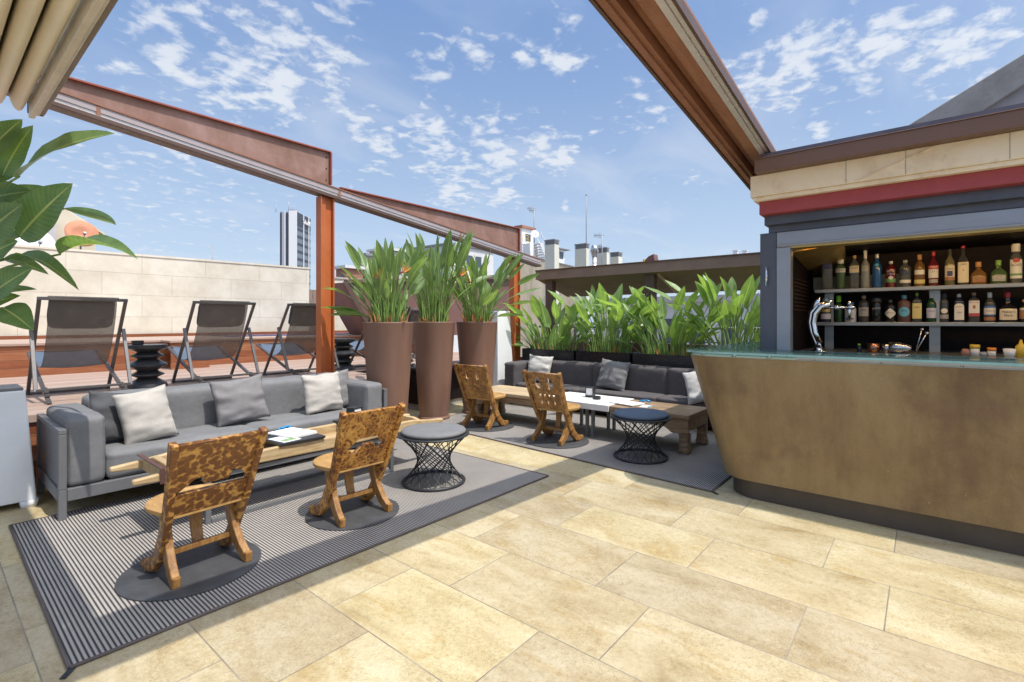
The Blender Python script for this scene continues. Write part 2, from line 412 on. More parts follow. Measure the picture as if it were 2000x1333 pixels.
M['traywood'] = m_wood('bleached_tray_wood', (.32, .20, .09), (.52, .375, .20), (1.2, 12, 12), 4.5, .5, .3, (.64, .52, .34))
M['tablewood'] = m_wood('weathered_teak', (.14, .08, .045), (.30, .20, .12), (10, 1.4, 10), 3, .5, .3, (.46, .37, .27))
M['tablelight'] = m_wood('sun_bleached_teak', (.40, .29, .17), (.58, .46, .30), (10, 1.2, 10), 3, .5, .2)
M['black'] = pm('black_powder_coat', (.028, .029, .032), .45, .1, vs=14); M['disc'] = pm('dark_steel_disc', (.075, .076, .08), .5, .2, var=.25, vs=9)
M['white'] = pm('white_lacquer', (.78, .76, .73), .45, var=.04); M['paper'] = pm('paper', (.82, .81, .79), .7, var=.03)
M['green_print'] = pm('green_print', (.25, .40, .16), .6, var=.5, vs=60); M['blue'] = pm('blue_ribbon', (.02, .24, .52), .4)
M['pot'] = pm('brown_resin', (.20, .108, .075), .48, var=.2, vs=2.2, bump=.06, bs=120, stretch=(2.5, 2.5, .6)); M['soil'] = pm('dry_leaf_litter', (.22, .12, .05), .9, var=.6, vs=40, bump=.8, bs=40, bd=.02)
M['boxblack'] = pm('black_planter', (.014, .013, .016), .3, vs=10)
M['leaf'] = m_leaf('strelitzia_leaf', (.115, .195, .07), (.215, .325, .135), (.46, .52, .27), .40); M['leaf2'] = m_leaf('bright_strelitzia_leaf', (.16, .275, .075), (.28, .42, .15), (.52, .60, .29), .42)
M['leaf3'] = m_leaf('dark_strelitzia_leaf', (.085, .17, .06), (.17, .28, .11), (.42, .47, .19), .4)
M['stem'] = pm('leaf_stalks', (.21, .33, .08), .45, var=.35, vs=9); M['dry'] = pm('dry_stalks', (.50, .24, .08), .7, var=.4, vs=12)
M['petal'] = pm('orange_petal', (.80, .26, .02), .5); M['beak'] = pm('bract', (.16, .12, .10), .5, col2=(.28, .06, .07))
M['ltube'] = pm('lounger_frame', (.115, .108, .108), .4, .4, vs=20); M['sling'] = m_weave('mesh_sling', (.20, .175, .155), 1500, .1, .62)
M['seatsling'] = m_weave('sling_seat', (.10, .13, .18), 1500, .2); M['headrest'] = m_weave('headrest_fabric', (.075, .078, .09), 1200, .25)
M['totem'] = pm('black_lacquer_totem', (.035, .036, .04), .33, vs=8); M['steel'] = pm('brushed_steel', (.55, .55, .56), .28, 1.0, var=.1, vs=30)
M['alu'] = pm('pale_aluminium', (.62, .58, .57), .38, .3, var=.08); M['mauve'] = pm('mauve_gutter_paint', (.40, .34, .35), .5, var=.1)  # gutter band has one even grey-violet colour
M['corten'] = m_rust('orange_corten_post', [(.40, .10, .028), (.47, .125, .036), (.50, .15, .05), (.33, .09, .035)], 1.5, .45)
M['plate'] = m_rust('weathered_rust_plate', [(.19, .095, .062), (.26, .145, .112), (.36, .225, .20), (.215, .155, .095)], 2.3, .6, (1, 1, .7))
M['plate_edge'] = pm('red_oxide_edge', (.30, .075, .05), .55); M['rail'] = pm('dark_brown_rail', (.115, .068, .052), .45, .1)
M['railorange'] = m_rust('copper_brown_channel', [(.21, .088, .05), (.28, .125, .072), (.34, .165, .10), (.16, .065, .042)], 2.5, .45, (1, 3, 3))
M['awning'] = pm('cream_canvas', (.80, .72, .56), .75, var=.06, vs=3); M['awnbar'] = pm('cream_bar', (.62, .56, .46), .45)
def m_bronze():
    n = NT('bronze_patina'); v = n.coord()
    a = n.noise(n.coord((1.0, 1.4, .8)), 1.3, 7, .62, .1); s = n.noise(n.coord((7, 9, .55)), 2.2, 5, .65); g = n.noise(v, 90, 4, .7)
    c = n.ramp(a, [(.28, (.16, .108, .060)), (.48, (.265, .190, .102)), (.60, (.31, .232, .13)), (.75, (.35, .27, .16))])
    c = n.mix(.35, c, n.ramp(s, [(.3, (.80, .76, .72)), (.65, (1.1, 1.09, 1.06))]), 'MULTIPLY')
    c = n.mix(n.ramp(n.noise(v, 2.0, 5, .62, .1), [(.56, (0, 0, 0)), (.72, (.6,)*3)]), c, (.13, .072, .058))
    c = n.mix(.5, c, n.ramp(g, [(.3, (.82,)*3), (.7, (1.14,)*3)]), 'MULTIPLY')
    sc_ = n.ramp(n.noise(n.coord((3, 40, 6), rot=(.5, 0, 0)), 3, 3, .6), [(.735, (0, 0, 0)), (.76, (.5,)*3)])
    vo = n.add('ShaderNodeTexVoronoi'); vo.inputs['Scale'].default_value = 9; n.link(v, vo.inputs['Vector'])
    fl = n.ramp(vo.outputs['Distance'], [(.03, (.6,)*3), (.05, (0, 0, 0))])
    c = n.mix(n.math('MAXIMUM', n.math('MULTIPLY', sc_, 1.0), fl), c, (.42, .36, .25))
    n.set(c, n.ramp(a, [(.3, (.36,)*3), (.7, (.50,)*3)]), .45, .5); n.bump(n.math('ADD', n.math('MULTIPLY', a, 1.2), n.math('MULTIPLY', g, .15)), .25, .02); return n.m
M['bronze'] = m_bronze()
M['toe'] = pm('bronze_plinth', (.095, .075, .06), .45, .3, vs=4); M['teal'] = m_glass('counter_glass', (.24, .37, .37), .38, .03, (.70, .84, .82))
M['edgeglass'] = pm('glass_edge', (.26, .47, .46), .12, spec=.8); M['ctop'] = pm('cream_counter_top', (.62, .57, .48), .5, var=.06)
M['cream'] = m_rust('stained_cream_render', [(.60, .44, .28), (.80, .65, .46), (.84, .72, .55), (.46, .29, .15)], 1.8, .8, (1, 1, 1))
M['red'] = pm('red_band', (.34, .055, .06), .6, var=.08); M['gutter'] = pm('brown_gutter', (.155, .082, .058), .45, var=.05)
M['kiosk'] = pm('blued_steel', (.105, .11, .135), .38, .55, var=.18, vs=5, stretch=(1, 1, .6)); M['header'] = pm('satin_steel', (.33, .34, .38), .38, .6, var=.1, vs=4, stretch=(1, .3, 1))
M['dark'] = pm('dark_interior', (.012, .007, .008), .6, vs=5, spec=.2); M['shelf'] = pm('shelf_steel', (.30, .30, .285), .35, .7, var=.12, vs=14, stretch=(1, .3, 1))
M['brass'] = pm('brass_ceiling', (.50, .33, .10), .35, .6); M['chrome'] = pm('chrome', (.72, .73, .75), .09, 1.0, var=.03)
M['copper'] = pm('copper', (.45, .22, .14), .25, .9); M['concrete'] = m_rust('grey_concrete', [(.25, .23, .21), (.34, .32, .30), (.42, .40, .37), (.19, .17, .155)], 2.0, .85)
M['canopy'] = pm('brown_canopy', (.25, .165, .125), .5, var=.2, vs=3); M['olive'] = pm('olive_underside', (.19, .145, .06), .7, var=.2, vs=2)
M['wsteel'] = pm('rust_brown_panel', (.17, .085, .07), .55, var=.15, vs=2)
M['plinthwhite'] = m_weave('white_woven_cover', (.78, .78, .79), 420, .10, var=.03, tex=.12)
M['render'] = pm('cream_render', (.66, .58, .44), .85, var=.1, vs=1.5); M['whitewash'] = pm('whitewash', (.80, .79, .78), .8, var=.04, vs=1)
M['chim'] = pm('chimney_render', (.64, .62, .53), .85, var=.07, vs=1.2); M['vent'] = pm('grey_vent', (.25, .25, .26), .6, var=.2, vs=20)
M['stain'] = m_rust('stained_parapet', [(.30, .24, .17), (.52, .44, .33), (.62, .54, .43), (.24, .17, .12)], .9, .9, (2.5, 2.5, .5))
M['brick'] = pm('brick_red', (.38, .17, .12), .85, var=.25, vs=3); M['glassw'] = pm('window_glass', (.06, .08, .10), .12, spec=.8)
M['greyb'] = pm('grey_facade', (.46, .43, .40), .85, var=.1, vs=1); M['palefac'] = pm('pale_facade', (.66, .64, .63), .85, var=.08, vs=.7)
M['dishrust'] = m_rust('rusted_dish', [(.50, .19, .09), (.55, .24, .14), (.55, .28, .20), (.62, .33, .10)], 1.5, .7)
M['yellow'] = pm('yellow_paint', (.72, .46, .04), .5); M['wire'] = pm('grey_wire', (.30, .30, .32), .5, .3)
M['towerglass'] = pm('tower_glass', (.20, .235, .27), .35, .2, var=.1, vs=.3); M['towerdark'] = pm('tower_dark', (.05, .055, .075), .4); M['towergrey'] = pm('tower_grey', (.42, .42, .46), .6)
M['ink'] = pm('dark_lettering', (.03, .03, .04), .5); M['inkred'] = pm('red_lettering', (.45, .03, .03), .5); M['inkblue'] = pm('blue_lettering', (.03, .06, .30), .5)
M['water'] = pm('pool_water', (.03, .06, .22), .08, spec=.8)
def m_emit(name, col, s):
    n = NT(name); n.b.inputs['Base Color'].default_value = (*col, 1); n.b.inputs['Emission Color'].default_value = (*col, 1); n.b.inputs['Emission Strength'].default_value = s; return n.m
M['led'] = m_emit('warm_led', (1.0, .62, .22), 40.0)
# ------------------------------------------------------------------ ground, deck
bm = BM(); bmesh.ops.create_grid(bm, x_segments=1, y_segments=1, size=1.0)
for v in bm.verts: v.co = Vector((2.5 + v.co.x*6.5, 2.0 + v.co.y*6.0, 0))
struct('floor', bm, M['floor'])
bm = BM(); box(bm, -500, 900, -500, 900, -20.4, -20)
struct('city_ground', bm, pm('city_asphalt', (.16, .15, .14), .9, var=.3, vs=.05))
bm = BM(); box(bm, -4, 9.0, -4, 13.6, -.62, -.02)      # slab of the roof terrace
struct('terrace_slab', bm, M['concrete'])
DZ = .62
bm = BM()
prism(bm, [(-3.5, 5.68, DZ-.06), (4.32, 5.68, DZ-.06), (4.32, 6.75, DZ-.06), (8.6, 6.75, DZ-.06), (8.6, 13.4, DZ-.06), (-3.5, 13.4, DZ-.06)], (0, 0, .06))
struct('deck', bm, M['deck'])
bm = BM()
box(bm, -3.5, 4.30, 5.70, 5.74, .004, DZ-.062); box(bm, 4.26, 4.30, 5.742, 6.77, .004, DZ-.062); box(bm, 4.302, 8.6, 6.77, 6.81, .004, DZ-.062)
struct('deck_fascia', bm, M['bench'])
# raised platform in front of the stone wall
PZ = 1.05
t = thing('timber_platform', 'raised varnished timber platform with four red-brown boards along its front, behind the deckchairs', 'platform', (0, 9.7, DZ))
bm = BM(); box(bm, -3.5, 3.13, 0, .04, .002, PZ-DZ-.002); box(bm, 3.132, 3.172, -.47, .04, .002, PZ-DZ-.002); box(bm, 3.174, 9, .0, .04, .002, PZ-DZ-.002); obj('board_front', bm, M['bench'], t)
bm = BM(); box(bm, 2.62, 3.13, -.47, -.43, .002, PZ-DZ-.002); obj('step_front', bm, M['bench'], t)
bm = BM(); box(bm, -3.5, 9, -.03, 2.36, PZ-DZ, PZ-DZ+.03); obj('board_top', bm, M['deck'], t)
bm = BM(); box(bm, 2.60, 3.19, -.5, -.032, PZ-DZ, PZ-DZ+.03); obj('step_top', bm, M['deck'], t)
bm = BM(); box(bm, -3.5, 9, 2.3, 2.36, PZ-DZ+.032, PZ-DZ+.09); obj('rim', bm, M['bench'], t)
bm = BM(); box(bm, 4.0, 7.2, 10.6, 11.9, PZ+.034, PZ+.05); struct('pool_water', bm, M['water'])
# ------------------------------------------------------------------ walls behind
WY = 12.1
t = thing('stone_wall', 'long pale wall of large stone blocks rising behind the deckchairs', 'wall', (0, WY, DZ))
bm = BM()
prism(bm, [(-6, 0, -.6), (6.46, 0, -.6), (6.46, 0, 2.10), (.9, 0, 2.06), (-6, 0, 2.02)], (0, .35, 0)); obj('blockwork', bm, M['ashlar'], t)
bm = BM(); prism(bm, [(-6, -.015, 2.02), (.9, -.015, 2.06), (6.48, -.015, 2.10), (6.48, -.015, 2.14), (.9, -.015, 2.10), (-6, -.015, 2.06)], (0, .38, 0)); obj('coping', bm, M['ashlar'], t)
t = thing('end_wall', 'short pale stone wall standing to the right of the rust-coloured post', 'wall', (7.4, 12.6, DZ))
bm = BM(); box(bm, 0, 1.05, 0, .4, -.6, 1.95); obj('blockwork', bm, M['ashlar'], t)
bm = BM(); box(bm, -.03, 1.08, -.03, .43, 1.952, 2.0); obj('coping', bm, pm('coping_stone_dark', (.42, .38, .33), .8), t)
t = thing('slatted_screen', 'brown vertical-slat timber screen between the stone wall and the post', 'screen', (6.5, 12.75, DZ))
bm = BM()
for k in range(9): box(bm, k*.105, k*.105+.085, 0, .03, .1, 1.62)
obj('slats', bm, pm('grey_brown_slats', (.28, .19, .15), .7), t)
bm = BM(); box(bm, -.02, .97, .031, .06, .3, .38); box(bm, -.02, .97, .031, .06, 1.4, 1.48); obj('rails', bm, M['rail'], t)
# slanting rust-brown steel enclosure behind the pots
t = thing('steel_enclosure', 'rust-brown slanted steel enclosure standing behind the three tall pots', 'enclosure', (0, 0, DZ))
A = [at_y(672, 552, 9.3), at_y(1000, 545, 9.3), at_y(1000, 655, 9.3), at_y(728, 655, 9.3)]
for p in A: p.z -= DZ
bm = BM(); prism(bm, [(p.x, p.y, p.z) for p in A], (0, .9, 0)); obj('panel', bm, M['wsteel'], t)
bm = BM()
bar(bm, A[3] + Vector((-.03, -.05, 0)), A[0] + Vector((-.03, -.05, 0)), .09, .12, (0, 1, 0)); obj('edge_flange', bm, M['rail'], t)
bm = BM(); bar(bm, A[0] + Vector((0, -.05, .03)), A[1] + Vector((0, -.05, .03)), .12, .05); obj('top_flange', bm, M['wsteel'], t)

# ------------------------------------------------------------------ rugs
def rug(label, poly, mat):
    t = thing('rug', label, 'rug', (0, 0, 0.001), 0, 'ribbed outdoor rugs')
    bm = BM(); prism(bm, [(x, y, 0.001) for x, y in poly], (0, 0, .008)); obj('weave', bm, mat, t)
    bm = BM(); c = sum((Vector(p) for p in poly), Vector((0, 0)))/len(poly); n = len(poly)
    for i in range(n):
        a, b = Vector(poly[i]), Vector(poly[(i+1) % n]); d = (b-a).normalized(); nn = Vector((d.y, -d.x))
        tube(bm, [(a.x+(b-a).x*k/8+nn.x*.002, a.y+(b-a).y*k/8+nn.y*.002, .007) for k in range(9)], .0075, 6)
    obj('binding', bm, M['binding'], t)
    a = Vector(poly[0]); bm = BM(); bar(bm, (a.x+.01, a.y-.005, .006), (a.x-.03, a.y-.055, .004), .022, .003); obj('corner_tag', bm, M['black'], t)
rug('ribbed grey rug with a dark border under the long grey sofa group', [(.40, 2.64), (3.64, 2.60), (3.66, 4.80), (.42, 4.78)], M['rug1'])
rug('ribbed grey rug under the teak table, reaching to the foot of the bar', [(4.16, 1.335), (6.3, 1.335), (6.3, 5.35), (4.44, 5.35)], M['rug2'])

# ------------------------------------------------------------------ sofas
def sofa(name, label, L, Dp, mat, arms, seats, backh, seatz, frame=True, armh=.71, seed=1, legs=True):
    t = thing(name, label, 'sofa', (0, 0, 0), 0, 'low lounge sofas')
    if frame:
        bm = BM(); w = .045
        for x in (0, L-w):
            box(bm, x, x+w, 0, w, .222, .605); box(bm, x, x+w, Dp-w, Dp, .222, .605); box(bm, x+.0005, x+w-.0005, 0, Dp, .607, .642)
            box(bm, x+.015, x+.03, w+.002, Dp-w-.002, .22, .605)
        box(bm, w+.002, L-w-.002, .001, w, .135, .221); box(bm, w+.002, L-w-.002, Dp-w, Dp-.001, .135, .22)
        for x in (0, L-w): box(bm, x+.001, x+w-.001, w+.002, Dp-w-.002, .135, .219)
        box(bm, w, L-w, w+.002, Dp-w-.002, .19, .215)
        box(bm, w+.002, L-w-.002, Dp-.03, Dp-.012, .222, .58)
        obj('frame', bm, M['frame'], t, bevel=.004)
        for x in (0, L-w):
            for y in (0, Dp-w):
                bm = BM(); box(bm, x, x+w, y, y+w, .0, .2205); obj('leg', bm, M['frame'], t, bevel=.003)
    else:
        bm = BM(); box(bm, .05, L-.05, .09, Dp-.02, .05, .20); obj('base', bm, M['dark'], t)
        for x in (.1, L-.16):
            for y in (.08, Dp-.14): 
                bm = BM(); box(bm, x, x+.06, y, y+.06, 0, .049); obj('leg', bm, M['black'], t)
    a0 = .05 if arms[0] else .0; x0 = (.05 + arms[0]) if arms[0] else .02; x1 = L - ((.05 + arms[1]) if arms[1] else .02)
    if arms[0]:
        bm = BM(); puff_box(bm, .048, .048+arms[0]-.006, .02, Dp-.06, .225, armh, .032, .008, seed=seed); obj('arm_cushion', bm, mat, t)
    if arms[1]:
        bm = BM(); puff_box(bm, L-.046-arms[1]+.006, L-.048, .02, Dp-.06, .225, armh, .032, .008, seed=seed+3); obj('arm_cushion', bm, mat, t)
    n = seats; sw = (x1-x0)/n
    for i in range(n):
        bm = BM(); puff_box(bm, x0+i*sw+.004, x0+(i+1)*sw-.004, .03, Dp-.36, .225, seatz, .035, .016, seed=seed+10+i, wob=.008); obj('seat_cushion', bm, mat, t)
    for i in range(n):
        bm = BM(); puff_box(bm, x0+i*sw+.004, x0+(i+1)*sw-.004, Dp-.36, Dp-.07, .24, backh, .045, .016, seed=seed+20+i, wob=.008); obj('back_cushion', bm, mat, t)
    return t
s1 = sofa('lounge_sofa', 'long grey vinyl sofa on a slim aluminium frame below the deckchairs', 2.74, .96, M['sofa'], (.22, .22), 2, .78, .425, seed=2)
s1.location = (.64, 4.61, 0)
s2 = sofa('lounge_sofa', 'brown-grey canvas sofa along the black planter boxes, partly hidden by the bar', 3.95, .78, M['sofa2'], (.24, 0), 3, .735, .375, frame=False, armh=.70, seed=40)
s2.location = (6.34, 5.50, 0); s2.rotation_euler = (0, 0, -PI/2)

def pillow(label, mat, c, w, h, yaw, lean, roll=0.0, t=.15, seed=1.0, group='scatter cushions on the sofas'):
    bm = pillow_mesh(w, h, t, seed)
    o = obj('cushion', bm, mat)
    # stands on its edge: pillow plane = local XY -> upright, facing -Y, then leaned back, rolled and turned
    o.matrix_world = Matrix.Translation(c) @ Matrix.Rotation(yaw, 4, 'Z') @ Matrix.Rotation(-lean, 4, 'X') @ Matrix.Rotation(PI/2, 4, 'X') @ Matrix.Rotation(roll, 4, 'Z')
    return tag(o, label, 'cushion', group)
R = math.radians
pillow('pale crumpled linen cushion at the left end of the long grey sofa', M['p_light'], (1.215, 4.90, .625), .385, .45, R(4), R(16), R(8), .17, 1.0)
pillow('charcoal cushion mostly hidden behind the pale one at the sofa left end', M['p_dark'], (1.06, 5.03, .625), .42, .42, R(14), R(16), R(-9), .13, 2.3)
pillow('mid-grey linen cushion in the middle of the long grey sofa', M['p_grey'], (1.99, 5.02, .645), .48, .44, R(-4), R(17), R(5), .16, 3.7)
pillow('pale linen cushion at the right end of the long grey sofa', M['p_light'], (2.80, 4.96, .63), .46, .43, R(4), R(12), R(1), .16, 5.1)
pillow('grey cushion peeking out behind the pale one at the sofa right end', M['p_grey'], (2.99, 5.03, .635), .40, .43, R(2), R(12), R(2), .12, 6.2)
pillow('pale grey cushion beside the left arm of the brown-grey sofa', M['p_white'], (6.66, 4.94, .60), .47, .46, R(-84), R(16), R(-3), .16, 7.7)
pillow('dark grey cushion in the middle of the brown-grey sofa', M['p_grey'], (6.64, 3.56, .595), .48, .46, R(-86), R(20), R(-6), .16, 8.2)
pillow('light cushion on the brown-grey sofa half hidden by the bar', M['p_white'], (6.45, 2.16, .565), .48, .46, R(-75), R(30), R(12), .16, 9.4)

# ------------------------------------------------------------------ carved low chairs
def carved_chair(label, loc, rz, kind, mat, scale=1.0):
    t = thing('carved_chair', label, 'chair', loc, rz, 'carved low wooden chairs')
    k = scale
    # local: x across, y forward, origin under the middle of the seat; backrest leans back (-y)
    zb, zt, yb, yt, wb, wt = .355, .755, -.11, -.275, .195, .225
    def P(s, z): return Vector((0, yb + (yt-yb)*(z-zb)/(zt-zb), z))
    up = (P(0, zt)-P(0, zb)); Lb = up.length; up.normalize(); nrm = Vector((1, 0, 0)).cross(up)
    Mx = Matrix(((1, up.x, nrm.x, 0), (0, up.y, nrm.y, yb), (0, up.z, nrm.z, zb), (0, 0, 0, 1)))
    Mx = Matrix.Diagonal((k, k, k, 1)) @ Mx
    W = lambda q: wb + (wt-wb)*q/Lb - .020            # half width of the panel between the stiles
    parts = []
    if kind == 'A':
        g = .135
        parts.append([[(-W(g), g), (-.10, g+.075), (-.055, g+.085), (-.045, g+.035), (.075, g+.035), (.09, g+.085), (.13, g+.08), (W(g), g+.02), (W(Lb), Lb), (-W(Lb), Lb)]])
        parts.append([[(-W(0), .0), (W(0), .0), (W(.128), .128), (-W(.128), .128)]])
    elif kind == 'B':
        g = .165
        parts.append([[(-W(g), g+.004), (-.135, g+.004), (-.075, g+.065), (.075, g+.065), (.115, g+.004), (W(g), g+.004), (W(Lb), Lb), (-W(Lb), Lb)]])
        parts.append([[(-W(0), .0), (W(0), .0), (W(g), g-.002), (.15, g-.002), (.085, g-.050), (.045, g+.012), (-.03, g+.012), (-.085, g-.055), (-.15, g-.002), (-W(g), g-.002)]])
    elif kind == 'C':
        g = .165
        parts.append([[(-W(g), g), (W(g), g), (W(Lb), Lb), (-W(Lb), Lb)],
                      [(-.105, .255), (-.055, .255), (-.055, .355), (-.105, .355)], [(.045, .255), (.095, .255), (.095, .355), (.045, .355)]])
        z = [(-W(g), g-.004)] + [(x, g-.004 - (.03 if i % 2 else 0)) for i, x in enumerate((-.105, -.09, -.075, -.055, -.04, .03, .045, .06, .085, .1, .115))] + [(W(g), g-.004)]
        parts.append([[(W(0)*-1, 0), (W(0), 0)] + z[::-1]])
    else:
        g = .185
        def half(cx, s): return [(cx, .243)] + [(cx + s*.072*math.sin(PI*i/10), .315 - .072*math.cos(PI*i/10)) for i in range(1, 10)] + [(cx, .387)]
        parts.append([[(-W(g), g), (W(g), g), (W(Lb), Lb), (-W(Lb), Lb)], half(-.045, -1), half(.05, 1)])
        z = []
        for i in range(9): z.append((-.115+.0288*i, g-.004 if i % 2 == 0 else g-.046))
        dia = lambda cx: [(cx, .045), (cx+.02, .085), (cx, .125), (cx-.02, .085)]
        parts.append([[(-W(0), 0), (W(0), 0), (W(g), g-.004)] + z[::-1] + [(-W(g), g-.004)], dia(-.085), dia(0), dia(.085)])
    for sp in parts:
        me = curve_mesh(sp, .018, .0025, Mx); link_mesh('back_panel', me, mat, t)
    S_ = Matrix.Diagonal((k, k, k, 1))
    for s in (-1, 1):
        # the stile runs from the top of the back down into the front leg and ends in an upturned toe
        bm = BM()
        path = [P(0, zt+.012), P(0, .55), P(0, .36), (0, -.028, .21), (0, .03, .11), (0, .095, .045), (0, .175, .026), (0, .215, .04)]
        xs = [wt, .207, wb, .187, .186, .190, .196, .198]
        path = [Vector((s*x, Vector(p).y, Vector(p).z)) for x, p in zip(xs, path)]
        ribbon(bm, path, [.050, .056, .064, .070, .076, .072, .058, .030], .038, (1, 0, 0)); bm.transform(S_)
        obj('front_leg', bm, mat, t, bevel=.006)
        bm = BM()
        path = [(s*.168, .015, .345), (s*.168, -.005, .25), (s*.17, -.045, .155), (s*.175, -.105, .075), (s*.18, -.165, .03), (s*.182, -.195, .027)]
        ribbon(bm, path, [.064, .070, .070, .066, .060, .058], .040, (1, 0, 0)); bm.transform(S_)
        obj('rear_leg', bm, M['chairwood'], t, bevel=.006)
    # seat: straight at the back, rounded in front, with a raised rim
    bm = BM()
    def outline(r): return [(-.2*r/.235, -.12)] + [(r*math.cos(a), .055 + r*1.0*math.sin(a)) for a in [PI - PI*i/22 for i in range(23)]] + [(.2*r/.235, -.12)]
    rows = [[bm.verts.new((x, y, z)) for x, y in outline(r)] for r, z in ((.215, .336), (.235, .352), (.235, .372), (.205, .374), (.195, .366))]
    for A_, B_ in zip(rows, rows[1:]):
        n = len(A_)
        for i in range(n): bm.faces.new((A_[i], A_[(i+1) % n], B_[(i+1) % n], B_[i]))
    bm.faces.new(rows[0][::-1]); bm.faces.new(rows[-1]); bm.transform(S_)
    obj('seat', bm, M['seatwood'], t, bevel=.003)
    bm = BM(); bar(bm, (-.185, -.015, .125), (.185, -.015, .125), .022, .03); bm.transform(S_); obj('stretcher', bm, M['chairwood'], t, bevel=.003)
    bm = BM(); ribbon(bm, [(0, .06, .338), (0, .045, .2), (0, .012, .105)], [.075, .06, .055], .02, (0, 1, 0)); bm.transform(S_); obj('support_board', bm, M['chairwood'], t, bevel=.003)
    return t
def floor_disc(label, x, y, r, z=.0105):
    bm = BM(); lathe(bm, [(r-.012, 0), (r, .003), (r, .007), (r-.006, .010)], seg=56)
    o = obj('floor_disc', bm, M['disc'], auto=40); o.location = (x, y, z)
    return tag(o, label, 'floor disc', 'round steel discs under the chairs')
DT = .0205
carved_chair('spotted chair with two triangular notches in its back, nearest the camera', (1.035, 3.16, DT), R(3), 'A', M['burntA'], 1.0)
floor_disc('round steel disc under the nearest spotted chair', 1.005, 3.17, .345)
carved_chair('blotched chair with a zigzag mouth-shaped slot in its back, in front of the tray table', (2.02, 3.17, DT), R(-2), 'B', M['burntB'], 1.02)
floor_disc('round steel disc under the chair with the zigzag slot', 2.04, 3.19, .325)
carved_chair('worn chair with two square eye holes in its back, near the tall pots', (4.79, 4.45, DT), R(-84), 'C', M['burntC'], 1.08)
floor_disc('round steel disc under the square-eyed chair', 4.84, 4.46, .37)
carved_chair('worn chair with half-moon eyes and a row of teeth carved in its back', (4.74, 3.27, DT), R(-90), 'D', M['burntC'], 1.06)
floor_disc('round steel disc under the half-moon-eyed chair', 4.76, 3.27, .365)

# ------------------------------------------------------------------ wire stools
def stool(label, loc, rz):
    t = thing('wire_stool', label, 'stool', loc, rz, 'round wire stools')
    bm = BM(); lathe(bm, [(.05, .424), (.262, .424), (.274, .432), (.277, .446), (.268, .458), (.22, .466), (.02, .470)], seg=48); obj('seat_cushion', bm, M['sofa'] if 'grey pad' in label else M['seatsling'], t)
    bm = BM(); lathe(bm, [(.02, .405), (.29, .405), (.306, .412), (.306, .420), (.294, .423), (.02, .423)], seg=48); obj('seat_rim', bm, M['black'], t)
    bm = BM(); tube(bm, [(.262*math.cos(a), .262*math.sin(a), .014) for a in [2*PI*i/40 for i in range(40)]], .013, 8, closed=True); obj('base_ring', bm, M['black'], t)
    bm = BM(); N = 17
    for s in (1, -1):
        for i in range(N):
            a0 = 2*PI*i/N + (0 if s > 0 else .12); tw = R(118)*s; pts = []
            A = Vector((.285*math.cos(a0), .285*math.sin(a0), .408)); B = Vector((.26*math.cos(a0+tw), .26*math.sin(a0+tw), .016))
            for q in range(7):
                f = q/6; p = A.lerp(B, f); pts.append(p)
            tube(bm, pts, .0042, 5, caps=False)
    obj('wire_cage', bm, M['black'], t)
    return t
stool('wire stool with a grey pad standing on the front rug beside the tray table', (2.87, 3.26, .009), 0)
stool('wire stool with a blue-black pad in front of the teak table near the bar', (4.735, 2.225, .009), R(20))

# ------------------------------------------------------------------ tray table
t = thing('tray_table', 'long trough-shaped wooden tray table with carrying handles on a dark steel frame', 'table', (0, 0, .009))
bm = BM(); Y0, Y1 = 3.74, 4.24
for y in (Y0+.02, Y1-.06):
    for x in (1.27, 2.79): box(bm, x, x+.035, y, y+.035, 0, .30)
    box(bm, 1.25, 2.85, y, y+.035, .302, .335); box(bm, 1.307, 2.788, y, y+.035, .0, .03)
for x in (1.27, 2.79): box(bm, x+.001, x+.034, Y0+.057, Y1-.062, .303, .334)
obj('steel_frame', bm, M['frame'], t, bevel=.003)
bm = BM(); box(bm, 1.10, 3.16, Y0+.045, Y1-.045, .338, .362); obj('tray_floor', bm, M['traywood'], t)
for y, x0, x1 in ((Y0, .86, 3.42), (Y1-.05, .84, 3.36)):
    bm = BM(); n = 14
    path = []; ws = []
    for i in range(n+1):
        x = x0+(x1-x0)*i/n; mid = 1.06 < x < 3.14
        path.append((x, y+.025+.006*math.sin(x*7), .392+.004*math.sin(x*5))); ws.append(.095 if mid else (.058 if 0 < i < n else .034))
    ribbon(bm, path, ws, .046, (0, 1, 0)); obj('side_rail', bm, M['traywood'], t, bevel=.012, seg=3)
for x in (1.06, 3.12):
    bm = BM(); prism(bm, [(x, Y0+.052, .345), (x, Y1-.052, .345), (x, Y1-.052, .43), (x, Y1-.13, .445), (x, Y0+.13, .445), (x, Y0+.052, .43)], (.045, 0, 0)); obj('end_board', bm, M['traywood'], t, bevel=.008)
bm = BM(); box(bm, 1.02, 1.055, Y0+.052, Y1-.052, .35, .43); obj('cross_batten', bm, M['traywood'], t, bevel=.006)
bm = BM(); box(bm, 1.0, 1.03, Y0-.004, Y1+.004, .446, .452); box(bm, 1.0, 1.03, Y0-.006, Y0-.002, .35, .448); obj('leather_strap', bm, pm('brown_leather', (.10, .045, .035), .6), t, bevel=.001)
for x0, x1 in ((1.76, 2.13), (2.50, 2.86)):
    bm = BM(); box(bm, x0, x1, Y0-.012, Y1+.012, .4435, .462); obj('black_slab', bm, M['black'], t, bevel=.002)
TZ = .0095+.462
